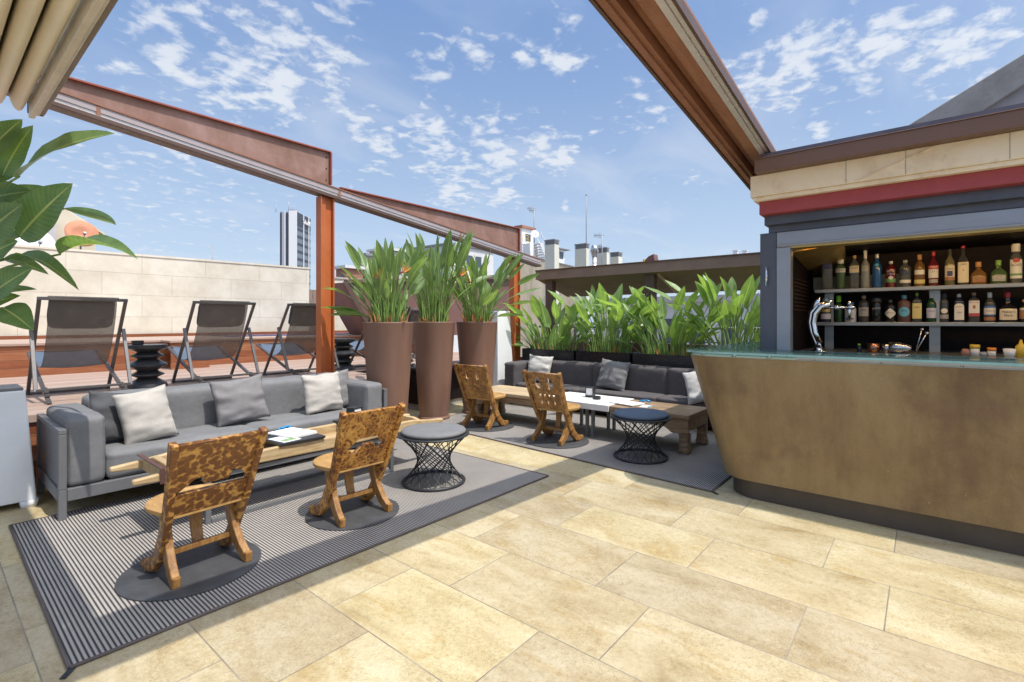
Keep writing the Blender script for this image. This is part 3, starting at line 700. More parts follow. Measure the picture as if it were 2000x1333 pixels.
def sheets(name, label, cat, c, w, d, h, rz, mats, group=None):
    t = thing(name, label, cat, c, rz, group)
    bm = BM(); z = 0; n = max(1, int(h/.004)); r = random.Random(int(c[0]*100))
    for i in range(n):
        a = r.uniform(-.03, .03); dx = r.uniform(-.004, .004)
        box(bm, -w/2+dx, w/2+dx, -d/2, d/2, z, z+h/n*.92, Matrix.Rotation(a, 4, 'Z')); z += h/n
    obj('pages', bm, mats[0], t)
    if len(mats) > 1:
        bm = BM(); box(bm, -w/2+.02, w/2-.02, -d/2+.02, d/2-.12, h+.0006, h+.0010); obj('print', bm, mats[1], t)
    return t
sheets('menu_stack', 'thick white menu lying on the black slab of the tray table', 'menu', (1.985, 3.99, TZ), .235, .31, .018, R(12), [M['paper']])
sheets('leaflet', 'green and white leaflet beside the white menu on the tray table', 'leaflet', (1.86, 3.86, TZ), .15, .21, .003, R(8), [M['paper'], M['green_print']])
def ribbon_thing(label, c, rz):
    bm = BM(); r = random.Random(int(c[0]*50))
    pts = [(-.065, 0, .01), (-.04, .012, .02), (-.015, -.01, .012), (.01, .012, .024), (.035, -.008, .014), (.065, .004, .012)]
    tube(bm, pts, .010, 7); tube(bm, [(p[0]*.8+.01, p[1]*-1.6, p[2]+.006) for p in pts], .008, 7)
    o = obj('blue_cord', bm, M['blue'], smooth=True); o.location = c; o.rotation_euler = (0, 0, rz)
    return tag(o, label, 'cord', 'blue menu cords')
ribbon_thing('knotted blue cord behind the white menu on the tray table', (2.02, 4.19, TZ), R(10))
def napkin(label, c, rz, w=.10):
    t = thing('napkin_holder', label, 'napkin holder', c, rz, 'black napkin holders')
    bm = BM(); box(bm, -w/2, w/2, -.05, .05, 0, .006); box(bm, -w/2, -w/2+.005, -.05, .05, .007, .125); box(bm, w/2-.005, w/2, -.05, .05, .007, .125)
    box(bm, -w/2, w/2, -.05, -.045, .007, .03); box(bm, -w/2, w/2, -.05, .05, .126, .131)
    obj('case', bm, M['black'], t, bevel=.001)
    bm = BM(); box(bm, -w/2+.008, w/2-.008, -.042, .046, .008, .118); obj('napkins', bm, M['paper'], t)
    return t
napkin('black napkin holder on the tray table behind the zigzag-slot chair', (2.60, 4.05, TZ), R(12))
# ------------------------------------------------------------------ teak table
t = thing('teak_table', 'low weathered teak table with a white middle band and thick carved legs', 'table', (5.11, 0, .009))
W2 = .64; zt = .41
for y0, y1, mt in ((1.87, 2.79, M['tablewood']), (3.76, 5.0, M['tablelight'])):
    bm = BM(); box(bm, 0, W2, y0, y1, zt-.045, zt); obj('wood_top', bm, mt, t, bevel=.006)
    for x in (.012, W2-.047):
        ya, yb_ = (y0+.012, y1-.004); bm = BM()
        pts = [(x, ya, zt-.047), (x, yb_, zt-.047)]
        if y0 < 3: low = [(x, yb_, zt-.125), (x, ya+.36, zt-.125), (x, ya+.26, zt-.145), (x, ya+.18, zt-.20), (x, ya, zt-.20)]
        else: low = [(x, yb_, zt-.20), (x, yb_-.18, zt-.20), (x, yb_-.26, zt-.145), (x, yb_-.36, zt-.125), (x, ya, zt-.125)]
        prism(bm, pts+low, (.035, 0, 0)); obj('apron', bm, M['tablewood'], t, bevel=.005)
    ye = y0+.012 if y0 < 3 else y1-.047
    bm = BM(); box(bm, .049, W2-.049, ye, ye+.035, zt-.17, zt-.047); obj('apron', bm, M['tablewood'], t, bevel=.005)
    for x in (.06, W2-.06):
        yl = y0+.062 if y0 < 3 else y1-.062
        bm = BM(); lathe(bm, [(.046, 0), (.058, .012), (.062, .035), (.052, .075), (.049, .12), (.054, .19), (.058, zt-.205)], (x, yl), 16, n=5); obj('leg', bm, M['tablewood'], t)
bm = BM(); box(bm, -.012, W2+.012, 2.793, 3.757, zt-.068, zt+.006); obj('white_band', bm, M['white'], t, bevel=.004)
for x in (.04, W2-.08):
    for y in (3.02, 3.10, 3.5):
        bm = BM(); box(bm, x, x+.04, y, y+.03, 0, zt-.069); obj('steel_leg', bm, M['frame'], t)
T2 = .009+zt+.0005
napkin('black napkin holder standing on the white band of the teak table', (5.52, 3.28, T2+.006), R(-80), .10)
bm = BM(); lathe(bm, [(.045, 0), (.05, .004), (.05, .036), (.044, .036), (.042, .012), (.0, .012)], seg=28, cap=False); lathe(bm, [(.0, .0), (.045, 0)], seg=28, cap=False)
o = obj('ashtray', bm, M['black'], auto=40); o.location = (5.42, 3.13, T2+.006); tag(o, 'round black ashtray beside the napkin holder on the teak table', 'ashtray')
sheets('menu_stack', 'white menu with a blue cord lying on the teak table', 'menu', (5.37, 2.70, T2+.0065), .24, .34, .012, R(-12), [M['paper']])
sheets('leaflet', 'pale blue leaflet tucked under the menu on the teak table', 'leaflet', (5.36, 2.46, T2), .16, .10, .002, R(6), [M['paper'], pm('pale_blue_print', (.25, .42, .52), .6, var=.4, vs=60)])
ribbon_thing('bright blue cord lying on the menu of the teak table', (5.52, 2.54, T2+.016), R(-60))
# ------------------------------------------------------------------ deckchairs
def deckchair(label, x, y):
    t = thing('deckchair', label, 'deckchair', (x, y, DZ), 0, 'folding deckchairs on the deck')
    w = .70; b = .032
    def lad(x0, x1, A, B):
        bm = BM()
        for xx in (x0, x1): bar(bm, (xx, *A), (xx, *B), b*.8, b, (1, 0, 0))
        return bm
    bm = lad(b/2, w-b/2, (0, .995), (.75, .0)); bar(bm, (0, 0, .995), (w, 0, .995), b, b); bar(bm, (0, .735, .016), (w, .735, .016), b*.8, b*.8)
    obj('back_frame', bm, M['ltube'], t, bevel=.004)
    bm = lad(.055, w-.055, (-.26, .012), (1.05, .43)); bar(bm, (.055, 1.05, .43), (w-.055, 1.05, .43), b, b)
    for xx in (.055, w-.055):
        for q in (0, 1, 2):
            f = .08+.06*q; box(bm, xx-.018, xx+.018, -.26+1.31*f-.012, -.26+1.31*f+.012, .012+.418*f+.018, .012+.418*f+.043)
    obj('seat_frame', bm, M['ltube'], t, bevel=.003)
    bm = lad(-.014, w+.014, (.235, .69), (-.05, .105)); bar(bm, (-.014, -.05, .118), (w+.014, -.05, .118), b*.75, b*.75)
    obj('support_strut', bm, M['ltube'], t, bevel=.003)
    # hanging sling
    bm = BM(); x0, x1 = .085, w-.085
    ctrl = [(0, 1.013), (.035, .90), (.115, .72), (.215, .55), (.33, .40), (.45, .315), (.58, .285), (.74, .305), (.90, .37), (1.05, .447)]
    pr = None; nx = 10
    for i, (yy, zz) in enumerate(ctrl):
        row = [bm.verts.new((x0+(x1-x0)*k/nx, yy, zz - .018*math.sin(PI*k/nx)*min(1, i/3))) for k in range(nx+1)]
        if pr:
            for k in range(nx): bm.faces.new((pr[k], pr[k+1], row[k+1], row[k])).smooth = True
        pr = row
    o = obj('sling', bm, [M['sling'], M['seatsling']], t)
    for p in o.data.polygons:
        if p.center.y > .60: p.material_index = 1
    sm = o.modifiers.new('smooth', 'SUBSURF'); sm.levels = sm.render_levels = 2
    so = o.modifiers.new('cloth', 'SOLIDIFY'); so.thickness = .003
    bm = BM(); puff_box(bm, .105, w-.105, -.045, .035, -.155, .155, .035, .015, 8, .008, seed=x)
    bm.transform(Matrix.Translation((0, .125, .865)) @ Matrix.Rotation(R(21), 4, 'X')); obj('headrest', bm, M['headrest'], t)
    bm = BM()
    for zz in (1.0,): bar(bm, (x0-.01, 0, 1.0), (x1+.01, 0, 1.0), b+.012, b+.012)
    obj('sling_hem', bm, M['sling'], t, bevel=.008)
    return t
deckchair('grey mesh deckchair furthest left, beside the big leafy plant', .75, 6.5)
deckchair('grey mesh deckchair between the two black turned tables', 2.06, 6.5)
deckchair('grey mesh deckchair partly hidden by the rust-coloured post', 3.17, 6.5)
deckchair('grey mesh deckchair glimpsed beside and behind the nearest tall pot', 4.55, 6.55)
deckchair('grey mesh deckchair furthest right, glimpsed between two tall pots', 6.15, 7.7)
def totem(label, x, y):
    bm = BM(); pr = [(.195, 0), (.20, .012), (.19, .045), (.13, .085), (.095, .108), (.12, .12), (.165, .140), (.165, .155), (.12, .178), (.10, .195), (.15, .225), (.198, .25), (.198, .268), (.14, .305), (.095, .33), (.12, .345), (.160, .362), (.160, .378), (.115, .40), (.10, .415), (.165, .44), (.195, .458), (.20, .472), (.20, .495), (.195, .500)]
    lathe(bm, pr, seg=48)
    o = obj('turned_table', bm, M['totem'], auto=35); o.location = (x, y, DZ)
    return tag(o, label, 'side table', 'turned black side tables')
totem('turned black side table with a bowl on top, between two deckchairs', 1.77, 7.08)
totem('turned black side table standing right of the rust-coloured post', 4.36, 7.12)
bm = BM(); lathe(bm, [(.05, 0), (.058, .006), (.06, .05), (.054, .05), (.05, .012)], seg=28, cap=False); lathe(bm, [(0, 0), (.05, 0)], seg=28, cap=False); lathe(bm, [(0, .012), (.05, .012)], seg=28, cap=False)
o = obj('ashtray', bm, M['black'], auto=40); o.location = (1.66, 7.02, DZ+.5005); tag(o, 'small round black bowl on top of the left turned table', 'ashtray')

# ------------------------------------------------------------------ white covered plinths
def plinth(label, x, y, z, w, d, h):
    t = thing('white_plinth', label, 'plinth', (x, y, z), 0, 'white woven plinths')
    bm = BM(); q = .06
    def sect(zz): f = zz/h; i = q*f; return [(-w+i, i), (-i, i), (-i, d-i), (-w+i, d-i)]
    lo = [bm.verts.new((*p, .05)) for p in sect(.05)]; hi = [bm.verts.new((*p, h)) for p in sect(h)]
    for i in range(4): bm.faces.new((lo[i], lo[(i+1) % 4], hi[(i+1) % 4], hi[i]))
    bm.faces.new(lo[::-1]); bm.faces.new(hi); obj('cover', bm, M['plinthwhite'], t, bevel=.012, seg=3)
    for sx in (-w, -.09):
        for sy in (0, d-.09):
            bm = BM(); lathe(bm, [(.045, 0), (.055, .052)], (sx+.045, sy+.045), 12, n=5); obj('foot', bm, M['plinthwhite'], t)
    bm = BM(); box(bm, -w+q+.01, -q-.01, q+.01, d-q-.01, h+.001, h+.022); obj('top_plate', bm, M['frame'], t, bevel=.004)
    return t
plinth('white woven plinth at the left edge beside the long grey sofa', .60, 5.16, 0, .62, .5, .875)
plinth('tall white woven plinth behind the brown-grey sofa, beside the third tall pot', 6.80, 5.58, 0, .45, .4, 1.57)
# gas or cooling cabinet between the pots
t = thing('equipment_cabinet', 'dark equipment cabinet with a louvred grille seen between the tall pots', 'cabinet', (5.0, 6.02, 0))
bm = BM(); box(bm, 0, 1.9, 0, .6, .10, .62); obj('body', bm, M['dark'], t, bevel=.006)
bm = BM(); box(bm, -.03, 1.93, -.03, .63, .622, .66); obj('top', bm, M['black'], t, bevel=.004)
bm = BM()
for k in range(11): bar(bm, (1.0, -.012, .06+.032*k), (1.5, -.012, .06+.032*k), .02, .006)
box(bm, .97, 1.0, -.02, -.002, .02, .42); box(bm, 1.5, 1.53, -.02, -.002, .02, .42); obj('grille', bm, M['steel'], t)
bm = BM(); box(bm, .03, 1.87, .03, .57, 0, .099); obj('plinth_base', bm, M['concrete'], t)
for k, xx in enumerate((.35, .8, 1.25)):
    bm = BM(); lathe(bm, [(.02, .661), (.11, .661), (.12, .675), (.10, .69), (.03, .70)], (xx, .3), 20); obj('burner', bm, M['steel'], t)

# ------------------------------------------------------------------ plants
def leaf(bm, uvl, base, tip, width, nrm, fold=.35, droop=.12, n=9, mi=0):
    base, tip = Vector(base), Vector(tip); d = tip-base; L = d.length; d.normalize()
    nrm = Vector(nrm); nrm = (nrm - d*nrm.dot(d))
    if nrm.length < 1e-3: nrm = d.orthogonal()
    nrm.normalize(); s = d.cross(nrm); rows = []
    for i in range(n+1):
        f = i/n; c = base + d*(L*f) + nrm*(droop*L*(4*f*(1-f))*.5 - droop*L*f*f*.5)
        wd = width/2*(math.sin(PI*min(1, f*.98+.02)**.72)**.8)*(1.0 if f > .06 else .55)
        row = []
        for k, u in enumerate((-1, -.5, 0, .5, 1)):
            lift = abs(u)*fold*wd*(1-.3*f) + .03*wd*math.sin(f*19+u*3+L*30)*abs(u)
            row.append((bm.verts.new(c + s*(u*wd) + nrm*lift), (.5+u/2, f)))
        rows.append(row)
    for A, B in zip(rows, rows[1:]):
        for k in range(4):
            q = (A[k], A[k+1], B[k+1], B[k]); f = bm.faces.new([x[0] for x in q]); f.smooth = True; f.material_index = mi
            for lp, x in zip(f.loops, q): lp[uvl].uv = x[1]
def bez(a, b, c, n=7): return [a*((1-t)**2) + b*(2*t*(1-t)) + c*(t*t) for t in [i/n for i in range(n+1)]]
def strelitzia(label, loc, seed, n, rx, ry, hmin, hmax, leafmat, lean=.35, flowers=(), ll=(.30, .50), wild=(), stub=46, group=None, sr=.0065, lw=(.20, .31)):
    r = random.Random(seed)
    t = thing('strelitzia_plant', label, 'plant', loc, 0, group)
    lb = BM(); uvl = lb.loops.layers.uv.new('UVMap'); sb = BM(); db = BM()
    jobs = []
    for i in range(n):
        a = r.uniform(0, 2*PI); q = r.random()**.6
        b = Vector((rx*q*math.cos(a), ry*q*math.sin(a), 0))
        h = hmin + (hmax-hmin)*r.random()**.8
        out = Vector((math.cos(a)*rx, math.sin(a)*ry, 0)); out = out.normalized() if out.length > 0 else Vector((1, 0, 0))
        out = (out + Vector((r.uniform(-.8, .8), r.uniform(-.8, .8), 0))).normalized()
        l_ = lean*(.25+q)*r.uniform(.4, 1.5)*(1.9 if r.random() < .16 else 1)
        jobs.append((b, h, out, l_, r.uniform(*ll)))
    for (dx, dy, h, out, l_) in wild: jobs.append((Vector((dx, dy, 0)), h, Vector((*out, 0)).normalized(), l_, r.uniform(*ll)*1.05))
    for b, h, out, l_, L in jobs:
        hs = max(.12, h - L*.8)
        top = b + out*(hs*l_) + Vector((0, 0, hs)); mid = b + Vector((0, 0, hs*.55)) + out*(hs*l_*.12)
        pts = bez(b, mid, top)
        tube(sb, pts, [sr*1.5-(sr*.8)*k/7 for k in range(8)], 5, caps=False)
        tg = (pts[-1]-pts[-2]).normalized(); dr = (tg + out*(l_*.55) + Vector((0, 0, .45-l_*.5))).normalized()
        up = Vector((0, 0, .8)) + Vector((r.uniform(-1, 1), r.uniform(-1, 1), 0)) - out*.8
        leaf(lb, uvl, top, top+dr*L, L*r.uniform(*lw), up, r.uniform(.12, .6), r.uniform(-.06, .16))
    for i in range(stub):
        a = r.uniform(0, 2*PI); q = math.sqrt(r.random()); b = Vector((rx*1.05*q*math.cos(a), ry*1.05*q*math.sin(a), 0))
        h = r.uniform(.05, .20); o_ = Vector((math.cos(a), math.sin(a), 0))*r.uniform(0, .09)
        tube(db, [b, b+Vector((0, 0, h*.6))+o_*.4, b+Vector((0, 0, h))+o_], [.013, .011, .004], 5, caps=False)
        h2 = r.uniform(hmin*.45, hmin*.95); b2 = Vector((rx*q*math.cos(a*3), ry*q*math.sin(a*3), 0))
        o2 = Vector((math.cos(a*3), math.sin(a*3), 0))*h2*r.uniform(0, .25)
        pp = bez(b2, b2+Vector((0, 0, h2*.6)), b2+Vector((0, 0, h2))+o2)
        tube(sb, pp, [sr*1.6-(sr*1.1)*k/7 for k in range(8)], 5, caps=False)
    obj('foliage', lb, leafmat, t); obj('stalks', sb, M['stem'], t); obj('dry_stubs', db, M['dry'], t)  # db holds the short dry stalk stubs round the base
    for (x, y, z, ang) in flowers:
        fb = BM(); u2 = fb.loops.layers.uv.new('UVMap'); c = Vector((x, y, z)); dv = Vector((math.cos(ang), math.sin(ang), .1)).normalized()
        tube(fb, bez(Vector((x*.3, y*.3, .05)), Vector((x*.6, y*.6, z*.6)), c), .006, 5); 
        tube(fb, [c, c+dv*.06+Vector((0, 0, .012)), c+dv*.17], [.014, .013, .002], 6)
        fo = obj('flower', fb, M['beak'], t)
        pb = BM(); u3 = pb.loops.layers.uv.new('UVMap')
        for k, (el, az) in enumerate(((70, -10), (45, 14), (95, 5), (30, -16))):
            e = R(el); d2 = Matrix.Rotation(R(az), 3, 'Z') @ (dv*math.cos(e)) + Vector((0, 0, math.sin(e)))
            leaf(pb, u3, c+dv*.03, c+dv*.03+d2*.15, .032, dv, .5, .1, 5)
        obj('petals', pb, M['petal'], fo)
    return t
def tall_pot(label, x, y, rt=.30, rb=.205, h=1.385):
    t = thing('tall_pot', label, 'pot', (x, y, 0), 0, 'tall brown tapered pots')
    bm = BM(); lathe(bm, [(rb, .055), (rb+.02, .25), (rb+(rt-rb)*.55, .75), (rt-.004, h-.02), (rt, h-.008), (rt-.004, h), (rt-.022, h-.003), (rt-.025, h-.07)], seg=56, cap=False); obj('body', bm, M['pot'], t)
    bm = BM(); lathe(bm, [(rb+.018, 0), (rb+.022, .03), (rb+.012, .05), (rb, .054)], seg=56); obj('base_ring', bm, M['pot'], t)
    bm = BM(); r = random.Random(int(x*10)); rings = []
    lathe(bm, [(rt-.026, h-.06), (rt*.6, h-.035), (.02, h-.02)], seg=36, cap=False)
    for v in bm.verts: v.co.z += r.uniform(-.012, .012)
    obj('soil', bm, M['soil'], t)
    return t
PG = 'strelitzias in the tall pots'; BG = 'strelitzias in the black planter boxes'
tall_pot('tall brown tapered pot nearest the long grey sofa', 3.70, 5.03, .305)
strelitzia('strelitzia in the left tall pot with long leaves reaching across the post', (3.70, 5.03, 1.345), 11, 60, .20, .20, .45, 1.0, M['leaf'], .30, [(-.16, -.18, .53, 2.9), (-.03, -.25, .62, -.4)], (.26, .42),
           wild=[(-.12, .1, .62, (-.62, .78), .95), (-.12, .1, .52, (-.66, .75), 1.35), (-.1, .1, .46, (-.70, .72), 1.2), (-.1, .05, .38, (-.72, .70), 1.3), (-.1, .1, .30, (-.64, .77), 1.5)], group=PG)
tall_pot('tall brown tapered pot in the middle of the three', 4.76, 5.40)
strelitzia('tallest strelitzia, growing in the middle tall pot', (4.76, 5.40, 1.345), 23, 66, .20, .20, .55, 1.36, M['leaf'], .24, [(.10, -.37, .68, -.4)], (.28, .48), group=PG)
tall_pot('tall brown tapered pot furthest right, behind the square-eyed chair', 5.49, 5.25, .315)
strelitzia('strelitzia in the right tall pot leaning towards the second post', (5.49, 5.25, 1.345), 37, 58, .20, .20, .45, 1.14, M['leaf'], .32, [(-.22, -.18, .60, 2.6)], (.28, .46),
           wild=[(.1, -.1, .80, (.75, -.66), 1.0), (.1, -.1, .62, (.72, -.7), 1.3), (.1, -.1, .95, (.8, -.6), .8), (.1, -.1, .45, (.85, -.5), 1.4)], group=PG)
def planter(label, y0, y1, x0=7.06, x1=7.42, z=.90):
    t = thing('planter_box', label, 'planter', (x0, y0, 0), 0, 'black planter boxes')
    L, w = y1-y0, x1-x0
    bm = BM(); q = .012
    box(bm, 0, q, 0, L, .42, z); box(bm, w-q, w, 0, L, .42, z); box(bm, q+.0005, w-q-.0005, 0, q, .42, z-.0005); box(bm, q+.0005, w-q-.0005, L-q, L, .42, z-.0005); box(bm, q, w-q, q, L-q, .42, .44)
    obj('box', bm, M['boxblack'], t, bevel=.002)
    bm = BM(); bmesh.ops.create_grid(bm, x_segments=6, y_segments=14, size=.5)
    for v in bm.verts: v.co = Vector((q+.003+(w-2*q-.006)*(v.co.x+.5), q+.003+(L-2*q-.006)*(v.co.y+.5), z-.07+rnd.uniform(-.012, .012)))
    obj('soil', bm, M['soil'], t)
    return t
bm = BM(); box(bm, 7.04, 7.5, 1.5, 5.72, 0, .415); tag(obj('planter_bench', bm, M['wsteel'], bevel=.005), 'low rust-brown bench carrying the black planter boxes behind the sofa', 'bench')
for i, (y0, y1, seed, n, hm, lab, plab) in enumerate((
        (4.52, 5.62, 51, 58, 1.02, 'black planter box furthest left, behind the pale grey cushion', 'strelitzia in the leftmost black box, with leaves hanging low to the left'),
        (3.50, 4.47, 62, 64, 1.16, 'black planter box behind the dark grey cushion', 'strelitzia in the second black box, growing taller than its left neighbour'),
        (2.42, 3.45, 73, 66, 1.12, 'black planter box just left of the bar counter', 'strelitzia in the third black box, left of the bar glass'),
        (1.66, 2.37, 84, 60, 1.22, 'black planter box hidden behind the bar counter', 'strelitzia beside the dark steel column of the bar'))):
    planter(lab, y0, y1)
    strelitzia(plab, (7.24, (y0+y1)/2, .83), seed, n, .15, (y1-y0)/2-.06, .40, hm, M['leaf2'], .48, (), (.28, .44), stub=30, group=BG, sr=.007,
        wild=[(-.05, .35, .50, (-.3, .95), 1.2), (-.05, .4, .36, (-.35, .94), 1.5), (-.05, .42, .62, (-.2, .98), .9), (-.05, .4, .25, (-.6, .8), 1.5)] if i == 0 else (), lw=(.30, .43))
# big plant at the left edge
lpot = thing('tall_pot', 'dark brown pot on the left white plinth, cut by the picture edge', 'pot', (.12, 5.42, .898), 0, 'tall brown tapered pots')
bm = BM(); lathe(bm, [(.145, 0), (.17, .02), (.19, .20), (.20, .345), (.185, .345), (.18, .30)], seg=40, cap=False); obj('body', bm, M['pot'], lpot)
bm = BM(); lathe(bm, [(.18, .30), (.01, .315)], seg=30, cap=False); obj('soil', bm, M['soil'], lpot)
t = thing('strelitzia_plant', 'large-leaved plant reaching in from the left edge under the awning', 'plant', (.12, 5.42, 1.20), 0)
lb = BM(); uvl = lb.loops.layers.uv.new('UVMap'); sb = BM(); org = Vector((.12, 5.42, 1.20))
for (bx, by, tx, ty, w, db_, dt, nx, ny, nz, fo, dr) in (
        (38, 345, 213, 250, 66, 3.45, 3.25, -.3, -.8, .7, .25, .10), (38, 462, 139, 358, 62, 3.35, 3.25, -.5, -.9, .25, .2, .04), (118, 497, 266, 487, 34, 3.5, 3.1, -.1, -.35, .95, .9, .14),
        (125, 408, 242, 440, 15, 3.6, 3.3, .2, .95, .3, .9, .12), (4, 345, 62, 244, 44, 3.5, 3.5, -.6, -.8, .2, .3, .05), (-25, 300, 42, 232, 44, 3.4, 3.5, -.5, -.8, .3, .3, .05),
        (-40, 470, 42, 398, 58, 3.2, 3.2, -.5, -.9, .3, .2, .05), (36, 500, 151, 553, 24, 3.6, 3.3, -.2, -.5, .9, .8, .14), (-30, 585, 62, 522, 44, 3.3, 3.3, -.5, -.9, .4, .3, .06),
        (-25, 585, 68, 562, 22, 3.5, 3.4, -.3, -.7, .7, .6, .08), (5, 602, 62, 641, 40, 3.4, 3.3, -.2, -.9, .45, .2, .14), (8, 505, 92, 532, 22, 3.7, 3.6, -.3, -.7, .6, .6, .1),
        (-20, 425, 84, 363, 50, 3.8, 3.7, -.4, -.8, .4, .4, .05), (-50, 520, 30, 470, 60, 3.6, 3.5, -.4, -.9, .3, .3, .08), (-60, 620, 30, 575, 40, 3.6, 3.4, -.4, -.8, .4, .3, .1), (-60, 400, 55, 372, 60, 3.7, 3.7, -.4, -.9, .3, .3, .08), (-60, 360, 40, 330, 55, 3.4, 3.6, -.3, -.7, .6, .3, .1), (-10, 470, 100, 420, 56, 3.75, 3.7, -.5, -.7, .4, .3, .05), (-60, 330, 20, 262, 50, 3.6, 3.6, -.5, -.8, .2, .3, .05)):
    B = at_d(bx, by, db_)-org; T = at_d(tx, ty, dt)-org
    leaf(lb, uvl, B, T, w*1.35*3.4/970, (nx, ny, nz), fo, dr, 12)
    c0 = Vector((rnd.uniform(-.1, .1), rnd.uniform(-.1, .1), .05)); tube(sb, bez(c0, c0*.6 + Vector((-.06, 0, B.z*.7)), B, 9), [.016-.009*k/9 for k in range(10)], 6, caps=False)
obj('foliage', lb, M['leaf3'], t); obj('stalks', sb, M['stem'], t)
# ------------------------------------------------------------------ pergola
def zb1(x): return 3.244 - .1125*(x - .694)
def sloped(bm, x0, x1, y0, y1, a, b, zf=zb1):
    """bar following the slope of the pergola; a, b = heights above the bottom line"""
    vs = [(x, y, zf(x)+h) for x in (x0, x1) for y in (y0, y1) for h in (a, b)]
    v = [bm.verts.new(p) for p in vs]
    for f in ((0, 1, 3, 2), (4, 6, 7, 5), (0, 4, 5, 1), (2, 3, 7, 6), (0, 2, 6, 4), (1, 5, 7, 3)): bm.faces.new([v[i] for i in f])
t = thing('pergola', 'rust-brown steel pergola frame with sloping rail and two posts above the deck edge', 'pergola', (0, 5.8, 0))
X0, X1 = -2.2, 7.78
bm = BM(); sloped(bm, X0, X1, -.085, .06, 0, .045); obj('lower_rail', bm, M['rail'], t, bevel=.006)
bm = BM(); sloped(bm, X0, X1, -.060, .04, .046, .078); obj('white_guide', bm, M['alu'], t)
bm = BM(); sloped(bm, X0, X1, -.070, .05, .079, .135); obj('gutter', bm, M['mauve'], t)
bm = BM(); sloped(bm, X0, X1, -.080, .06, .136, .150); sloped(bm, X0, X1, -.03, .04, .151, .168); obj('rail_cap', bm, M['railorange'], t)
for xs in (1.05, 3.45, 5.6):
    bm = BM(); sloped(bm, xs, xs+.03, -.074, -.071, .047, .134); obj('joint_strap', bm, M['railorange'], t)
for (xa, xb, ztop) in ((-1.2, 3.35, 3.52), (3.50, 7.14, 3.10)):
    bm = BM(); zl = zb1(xa)+.17; zr = zb1(xb)+.17
    za = max(zl+.01, ztop+.0 if False else zl+.01)
    xs = xa if ztop > zl else .694 + (3.244+.17-ztop)/.1125
    prism(bm, [(xs, -.012, zb1(xs)+.17), (xb, -.012, zr), (xb, -.012, ztop), (xs, -.012, max(ztop, zb1(xs)+.175))], (0, .024, 0)); pl = obj('side_plate', bm, M['plate'], t)
    bm = BM(); box(bm, xs, xb+.01, -.05, .05, ztop+.001, ztop+.016); box(bm, xb+.001, xb+.02, -.06, .06, zr, ztop-.001); obj('flange', bm, M['plate_edge'], pl)
    bm = BM()
    for zz in (zr+.06, ztop-.06, (zr+ztop)/2):
        bmesh.ops.create_uvsphere(bm, u_segments=8, v_segments=5, radius=.009, matrix=Matrix.Translation((xb-.035, -.014, zz)))
    obj('bolts', bm, M['rail'], pl)
def post(x, z0):
    bm = BM(); zt = zb1(x)-.002; w = .185; d = .12
    box(bm, x-w/2, x-w/2+.018, -d/2, d/2, z0, zt); box(bm, x+w/2-.018, x+w/2, -d/2, d/2, z0, zt); box(bm, x-w/2+.0185, x+w/2-.0185, -.012, .02, z0, zt)
    box(bm, x-w/2+.019, x-.012, -.035, -.0125, z0, zt)
    obj('post', bm, M['corten'], t, bevel=.003)
    bm = BM(); box(bm, x-.16, x+.16, -.06 if z0 > .3 else -.1, .1, z0-.0005+.001, z0+.012); obj('base_plate', bm, M['rail'], t)
post(3.31, DZ); post(7.07, DZ if False else .42)
# second rail, running over to the kiosk
t = thing('pergola_beam', 'copper-brown channelled steel beam running from above the camera down to the bar kiosk', 'beam', (0, 1.0, 0))
xa, xb = -2.2, 5.35
zf = lambda x: 3.244 - .1165*(x - .694)
bm = BM(); sloped(bm, xa, xb, .315, .335, -.01, .20, zf); sloped(bm, xa, xb, -.03, -.012, -.01, .05, zf); obj('side_plate', bm, M['rail'], t)
bm = BM(); sloped(bm, xa, xb, .235, .313, 0, .02, zf); sloped(bm, xa, xb, .255, .29, -.022, -.001, zf); sloped(bm, xa, xb, .06, .125, -.005, .02, zf); sloped(bm, xa, xb, .125, .14, .0, .09, zf); sloped(bm, xa, xb, .225, .2345, .0, .09, zf); obj('rail_lips', bm, M['railorange'], t)
bm = BM(); sloped(bm, xa, xb, -.011, .314, .091, .11, zf); sloped(bm, xa, xb, .15, .215, .07, .0905, zf); obj('web', bm, M['railorange'], t)
bm = BM(); sloped(bm, xa, xb, .02, .056, -.012, .04, zf); sloped(bm, xa, xb, -.008, .018, .0, .03, zf); obj('white_guide', bm, M['alu'], t)
bm = BM(); sloped(bm, xb-.02, xb-.002, .14, .225, -.005, .07, zf); obj('end_cap', bm, M['rail'], t)
# ------------------------------------------------------------------ awning, gathered in folds
t = thing('awning', 'cream canvas awning gathered in rolled folds above the top left corner', 'awning', (0, 0, 0))
bm = BM(); prof = []; P_ = .115; n = 14; x = .60
zz = lambda x: 3.12 - .1125*(x-.694)
for i in range(n):
    for k in range(9):
        f = k/8; xx = x - P_*(i+f)
        prof.append((xx, zz(xx) + .13 - .15*math.sin(PI*f)**.55))
ys = [1.36, 2.2, 3.1, 4.0, 4.9, 5.70]; pr = None
for y in ys:
    row = [bm.verts.new((a, y, b + .006*math.sin(a*31+y*2))) for a, b in prof]
    if pr:
        for a, b, c, d in zip(pr, pr[1:], row[1:], row): bm.faces.new((a, b, c, d)).smooth = True
    pr = row
o = obj('folded_canvas', bm, M['awning'], t); sm = o.modifiers.new('cloth', 'SOLIDIFY'); sm.thickness = .004
bm = BM(); box(bm, .606, .645, 1.36, 5.70, zz(.62)-.05, zz(.62)+.10); box(bm, .646, .672, 1.36, 5.70, zz(.62)-.02, zz(.62)+.10); obj('front_bar', bm, M['awnbar'], t, bevel=.006)
